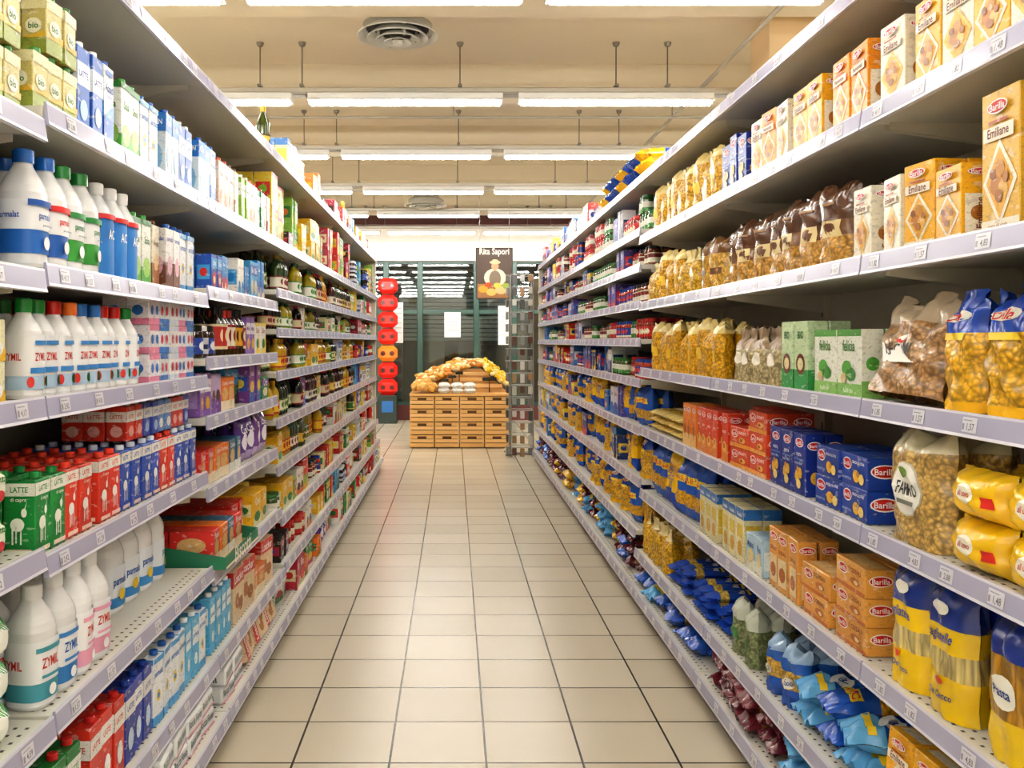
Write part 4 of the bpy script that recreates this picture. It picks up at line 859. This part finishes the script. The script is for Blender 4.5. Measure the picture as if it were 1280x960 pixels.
# ---------------------------------------------------------------- produce stand at the end of the aisle
mb = MB('produce_crate_stand')
X0, X1, Y0 = -.6, .76, 12.1
WOOD, WD2 = '#d8a866', '#b8884e'
nc, nr = 4, 4; cw = (X1-X0)/nc; ch = .175
for c in range(nc):
    for r in range(nr):
        for rowd in range(2):
            cx = X0+cw*(c+.5); cz = ch*(r+.5)+.01; cy = Y0+.25+rowd*.5
            cbox(mb, (cx, cy, cz-ch/2+.008), (cw-.012, .48, .01), 0, WD2, CARD)
            for s in (-1, 1): cbox(mb, (cx+s*(cw/2-.012), cy, cz), (.012, .48, ch-.01), .002, WOOD, CARD)
            for s in (-1, 1):
                yy = cy+s*.235
                cbox(mb, (cx, yy, cz-.055), (cw-.012, .012, .05), .002, WOOD, CARD)
                cbox(mb, (cx, yy, cz+.002), (cw-.012, .012, .045), .002, '#e0b478', CARD)
                cbox(mb, (cx-cw*.33, yy, cz+.056), (cw*.3, .012, .05), .002, WOOD, CARD); cbox(mb, (cx+cw*.33, yy, cz+.056), (cw*.3, .012, .05), .002, WOOD, CARD)
                cbox(mb, (cx, yy, cz+.073), (cw*.5, .012, .016), .002, WOOD, CARD)
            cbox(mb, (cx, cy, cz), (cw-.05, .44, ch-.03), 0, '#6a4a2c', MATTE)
top = ch*nr+.01
cbox(mb, (0.08, Y0+.5, top+.015), (1.36, 1.0, .03), .003, WOOD, CARD)
apz = 1.06
B = [(-.2, Y0+.35, top+.03), (.76, Y0+.35, top+.03), (.76, Y0+1.0, top+.03), (-.5, Y0+1.0, top+.03)]
T = [(.05, Y0+.62, apz), (.4, Y0+.62, apz), (.4, Y0+.8, apz), (.05, Y0+.8, apz)]
mb.add(B+T, [(0, 1, 5, 4), (1, 2, 6, 5), (2, 3, 7, 6), (3, 0, 4, 7), (4, 5, 6, 7)], [WD2, WOOD, WOOD, WOOD, '#e0b478'], CARD)
for k in range(1, 4):
    f = k/4; a = [B[0][i]+(T[0][i]-B[0][i])*f for i in range(3)]; c = [B[1][i]+(T[1][i]-B[1][i])*f for i in range(3)]
    cbox(mb, ((a[0]+c[0])/2, a[1]-.02, a[2]+.01), (c[0]-a[0]+.02, .02, .05), .004, '#e0b478' if k % 2 else WOOD, CARD)
single(mb)
def blob(name, col, r, sq=.85, seed=1, lx=1.0):
    m_ = MB(name, (2*r, 2*r, 2*r*sq)); n = 12; rows = 8; vs = []
    for j in range(rows+1):
        ph = math.pi*j/rows
        for i in range(n):
            t = 2*math.pi*i/n; q = r*(1+.05*math.sin(3*t+seed)+.04*math.sin(2*ph+seed))
            vs.append((lx*q*math.sin(ph)*math.cos(t), q*math.sin(ph)*math.sin(t), r*sq-q*sq*math.cos(ph)*1.0))
    fs = [(j*n+i, j*n+(i+1) % n, (j+1)*n+(i+1) % n, (j+1)*n+i) for j in range(rows) for i in range(n)]
    m_.add(vs, fs, col, MATTE, 1)
    rod(m_, (0, 0, 2*r*sq-.006), (.004, 0, 2*r*sq+.01), .003, '#6a5a2c', MATTE, 6)
    return m_.fin()
def pile(name, pr, x0, x1, y0, y1, zf, n, seed):
    rr = random.Random(seed); it = []
    for k in range(n):
        x, y = rr.uniform(x0, x1), rr.uniform(y0, y1)
        it.append((rr.choice(pr), Matrix.Translation((x, y, zf(x, y)+rr.uniform(0, .05))) @ Matrix.Rotation(rr.uniform(0, 6), 4, 'Z') @ Matrix.Rotation(rr.uniform(-.5, .5), 4, 'X')))
    build(name, it)
on = [blob('onion', '#d8a050', .04, .9, 1), blob('onion', '#e8c07a', .036, .9, 2)]
po = [blob('bread_loaf', '#e0a850', .045, .7, 3, 1.7), blob('bread_loaf', '#f0d49a', .042, .75, 4, 1.5), blob('bread_loaf', '#c8843a', .045, .75, 9, 1.5), blob('bread_loaf', '#f3e6c4', .04, .75, 10, 1.4)]
lem = [blob('lemon', '#f2c92c', .036, .85, 7), blob('lemon', '#e3b81c', .034, .85, 8), blob('lemon', '#f0dca0', .036, .85, 12)]
pile('onions', on, -.56, -.24, Y0+.06, Y0+.4, lambda x, y: top+.03+.1*(1-abs(x+.4)/.25)*max(0, 1-abs(y-Y0-.25)/.3), 110, 1)
pile('bread_loaves', po, -.5, .1, Y0+.45, Y0+.95, lambda x, y: top+.08+max(0, (x+.45))*.42+(y-Y0-.45)*.25, 150, 2)
pile('bread_loaves', po, .05, .42, Y0+.62, Y0+.95, lambda x, y: apz+.0+(y-Y0-.62)*.15, 50, 3)
pile('lemons', lem, .44, .76, Y0+.35, Y0+.95, lambda x, y: top+.06+max(0, (.78-x))*.75+(y-Y0-.35)*.2, 150, 4)
nb = bag('netted_potato_bag', .17, .13, .08, rgn((1, '#ecebe6', FOIL)), [('r', .25, .75, .3, .7, '#e0d4a8')], seed=3, wr=.006)
nl = lay(nb)
build('white_produce_bags', [(nl, Matrix.Translation((x, Y0+.1, top+.03+.07*s)) @ Matrix.Rotation(.1*s, 4, 'Z')) for s in range(2) for x in (-.13, .05, .22)])
bk_ = MB('produce_price_holders')
for k in range(3): cbox(bk_, (-.12+k*.1, Y0+.36, top+.2+k*.05), (.11, .05, .04), .01, '#262420', PLAS)
cbox(bk_, (.5, Y0+.3, top+.22), (.2, .04, .05), .01, '#262420', PLAS)
for x, zt in ((-.12, .2), (-.02, .25), (.08, .3), (.5, .22)): rod(bk_, (x, Y0+.33, top+.03), (x, Y0+.35, top+zt), .006, '#3a3834')
single(bk_, 'produce_price_holders')

# hanging poster
mb = MB('hanging_poster'); w, h = .5, .7
cbox(mb, (0, 0, h/2), (w, .012, h), .001, '#2a211c', CARD)
deco(mb, PF(w, .012, h), w, h, [('r', .03, .97, .02, .98, '#4a3a30'), ('t', 'Rita Sapori', .5, .91, .8, '#f0e6d0', 1.3), ('r', .05, .95, .03, .3, '#9a6a3a'),
     ('e', .52, .42, .3, .18, '#cfc3b0'), ('e', .52, .4, .16, .16, '#7a6a58'), ('e', .52, .64, .1, .08, '#c98f6a'), ('e', .52, .715, .15, .035, '#c8b08a'), ('e', .52, .74, .09, .035, '#c8b08a'),
     ('e', .2, .2, .13, .07, '#d8952c'), ('e', .42, .14, .14, .07, '#e0b060'), ('e', .68, .18, .16, .08, '#d8b27a'), ('e', .82, .26, .1, .06, '#8fa03a'), ('e', .58, .27, .1, .05, '#e9c04a'), ('e', .34, .28, .1, .05, '#b8501f')], mat=CARD)
for sx in (-.2, .2): rod(mb, (sx, 0, h), (sx, 0, 1.75), .002, '#a0a0a0', METAL, 6)
build('hanging_poster', [(mb.fin(), Matrix.Translation((.55, 12.05, 2.02)))], tint=False)

# wire accessory rack at the right end
mb = MB('wire_display_rack')
cx, cy = .86, 11.35
for sx in (-.14, .14):
    for sy in (-.14, .14): rod(mb, (cx+sx, cy+sy, 0), (cx+sx, cy+sy, 2.3), .01, '#8f8f8c')
for k in range(15):
    zz = .12+k*.155
    for a, b_ in (((-.14, -.14), (.14, -.14)), ((.14, -.14), (.14, .14)), ((.14, .14), (-.14, .14)), ((-.14, .14), (-.14, -.14))):
        rod(mb, (cx+a[0], cy+a[1], zz), (cx+b_[0], cy+b_[1], zz), .005, '#a5a5a2')
    for q in range(3):
        xx = cx-.1+q*.1; rod(mb, (xx, cy-.14, zz), (xx, cy-.24, zz+.01), .004, '#a5a5a2')
        hh = R.uniform(.07, .12)
        cbox(mb, (xx, cy-.2, zz-hh/2-.004), (.055, .03, hh), .004, R.choice(['#6b6b68', '#8a8a86', '#4a4a48', '#b8b4aa', '#9a7a5a', '#c8c6c0', '#5a3a2c']), PLAS)
    for q in range(2):
        yy = cy-.08+q*.14; rod(mb, (cx-.14, yy, zz), (cx-.2, yy, zz), .004, '#a5a5a2'); cbox(mb, (cx-.18, yy, zz-.05), (.025, .06, .09), .004, R.choice(['#7a7a76', '#4a4a48', '#b8b4aa']), PLAS)
for s in (-1, 1): rod(mb, (cx-.2, cy+s*.2, .03), (cx+.14, cy-s*.14, .03), .014, '#7a7a78')
single(mb)

# red bottle display by the window
mb = MB('red_bottle_rack'); cx, cy = -1.17, 15.9
cbox(mb, (cx, cy, .25), (.34, .3, .5), .01, '#2b3a34', PLAS); cbox(mb, (cx, cy-.155, .3), (.2, .01, .2), .0, '#2f6fb0', PLAS)
for k in range(7):
    zz = .5+k*.3; col = '#e02a20' if k != 2 else '#ee9030'
    cbox(mb, (cx, cy, zz+.14), (.34, .28, .28), .07, col, PLAS)
    for q in (-1, 1):
        rod(mb, (cx+q*.08, cy-.142, zz+.14), (cx+q*.08, cy-.15, zz+.14), .045, '#8a1512', PLAS, 16)
        rod(mb, (cx+q*.08, cy-.15, zz+.14), (cx+q*.08, cy-.17, zz+.14), .024, '#3a2a18', GLASS, 12)
single(mb)

# world (night outside)
w = bpy.data.worlds.new('World'); scene.world = w; w.use_nodes = True
w.node_tree.nodes['Background'].inputs[0].default_value = (.03, .05, .07, 1); w.node_tree.nodes['Background'].inputs[1].default_value = .5

# camera
cd = bpy.data.cameras.new('camera'); cd.sensor_width = 36; cd.lens = 36*1114/1280; cd.shift_x = 73/1280; cd.shift_y = -53/1280
cam = bpy.data.objects.new('camera', cd); cam.location = (0, 0, 1.45); cam.rotation_euler = (math.pi/2, 0, 0)
cd.clip_start = .02; scene.collection.objects.link(cam); scene.camera = cam
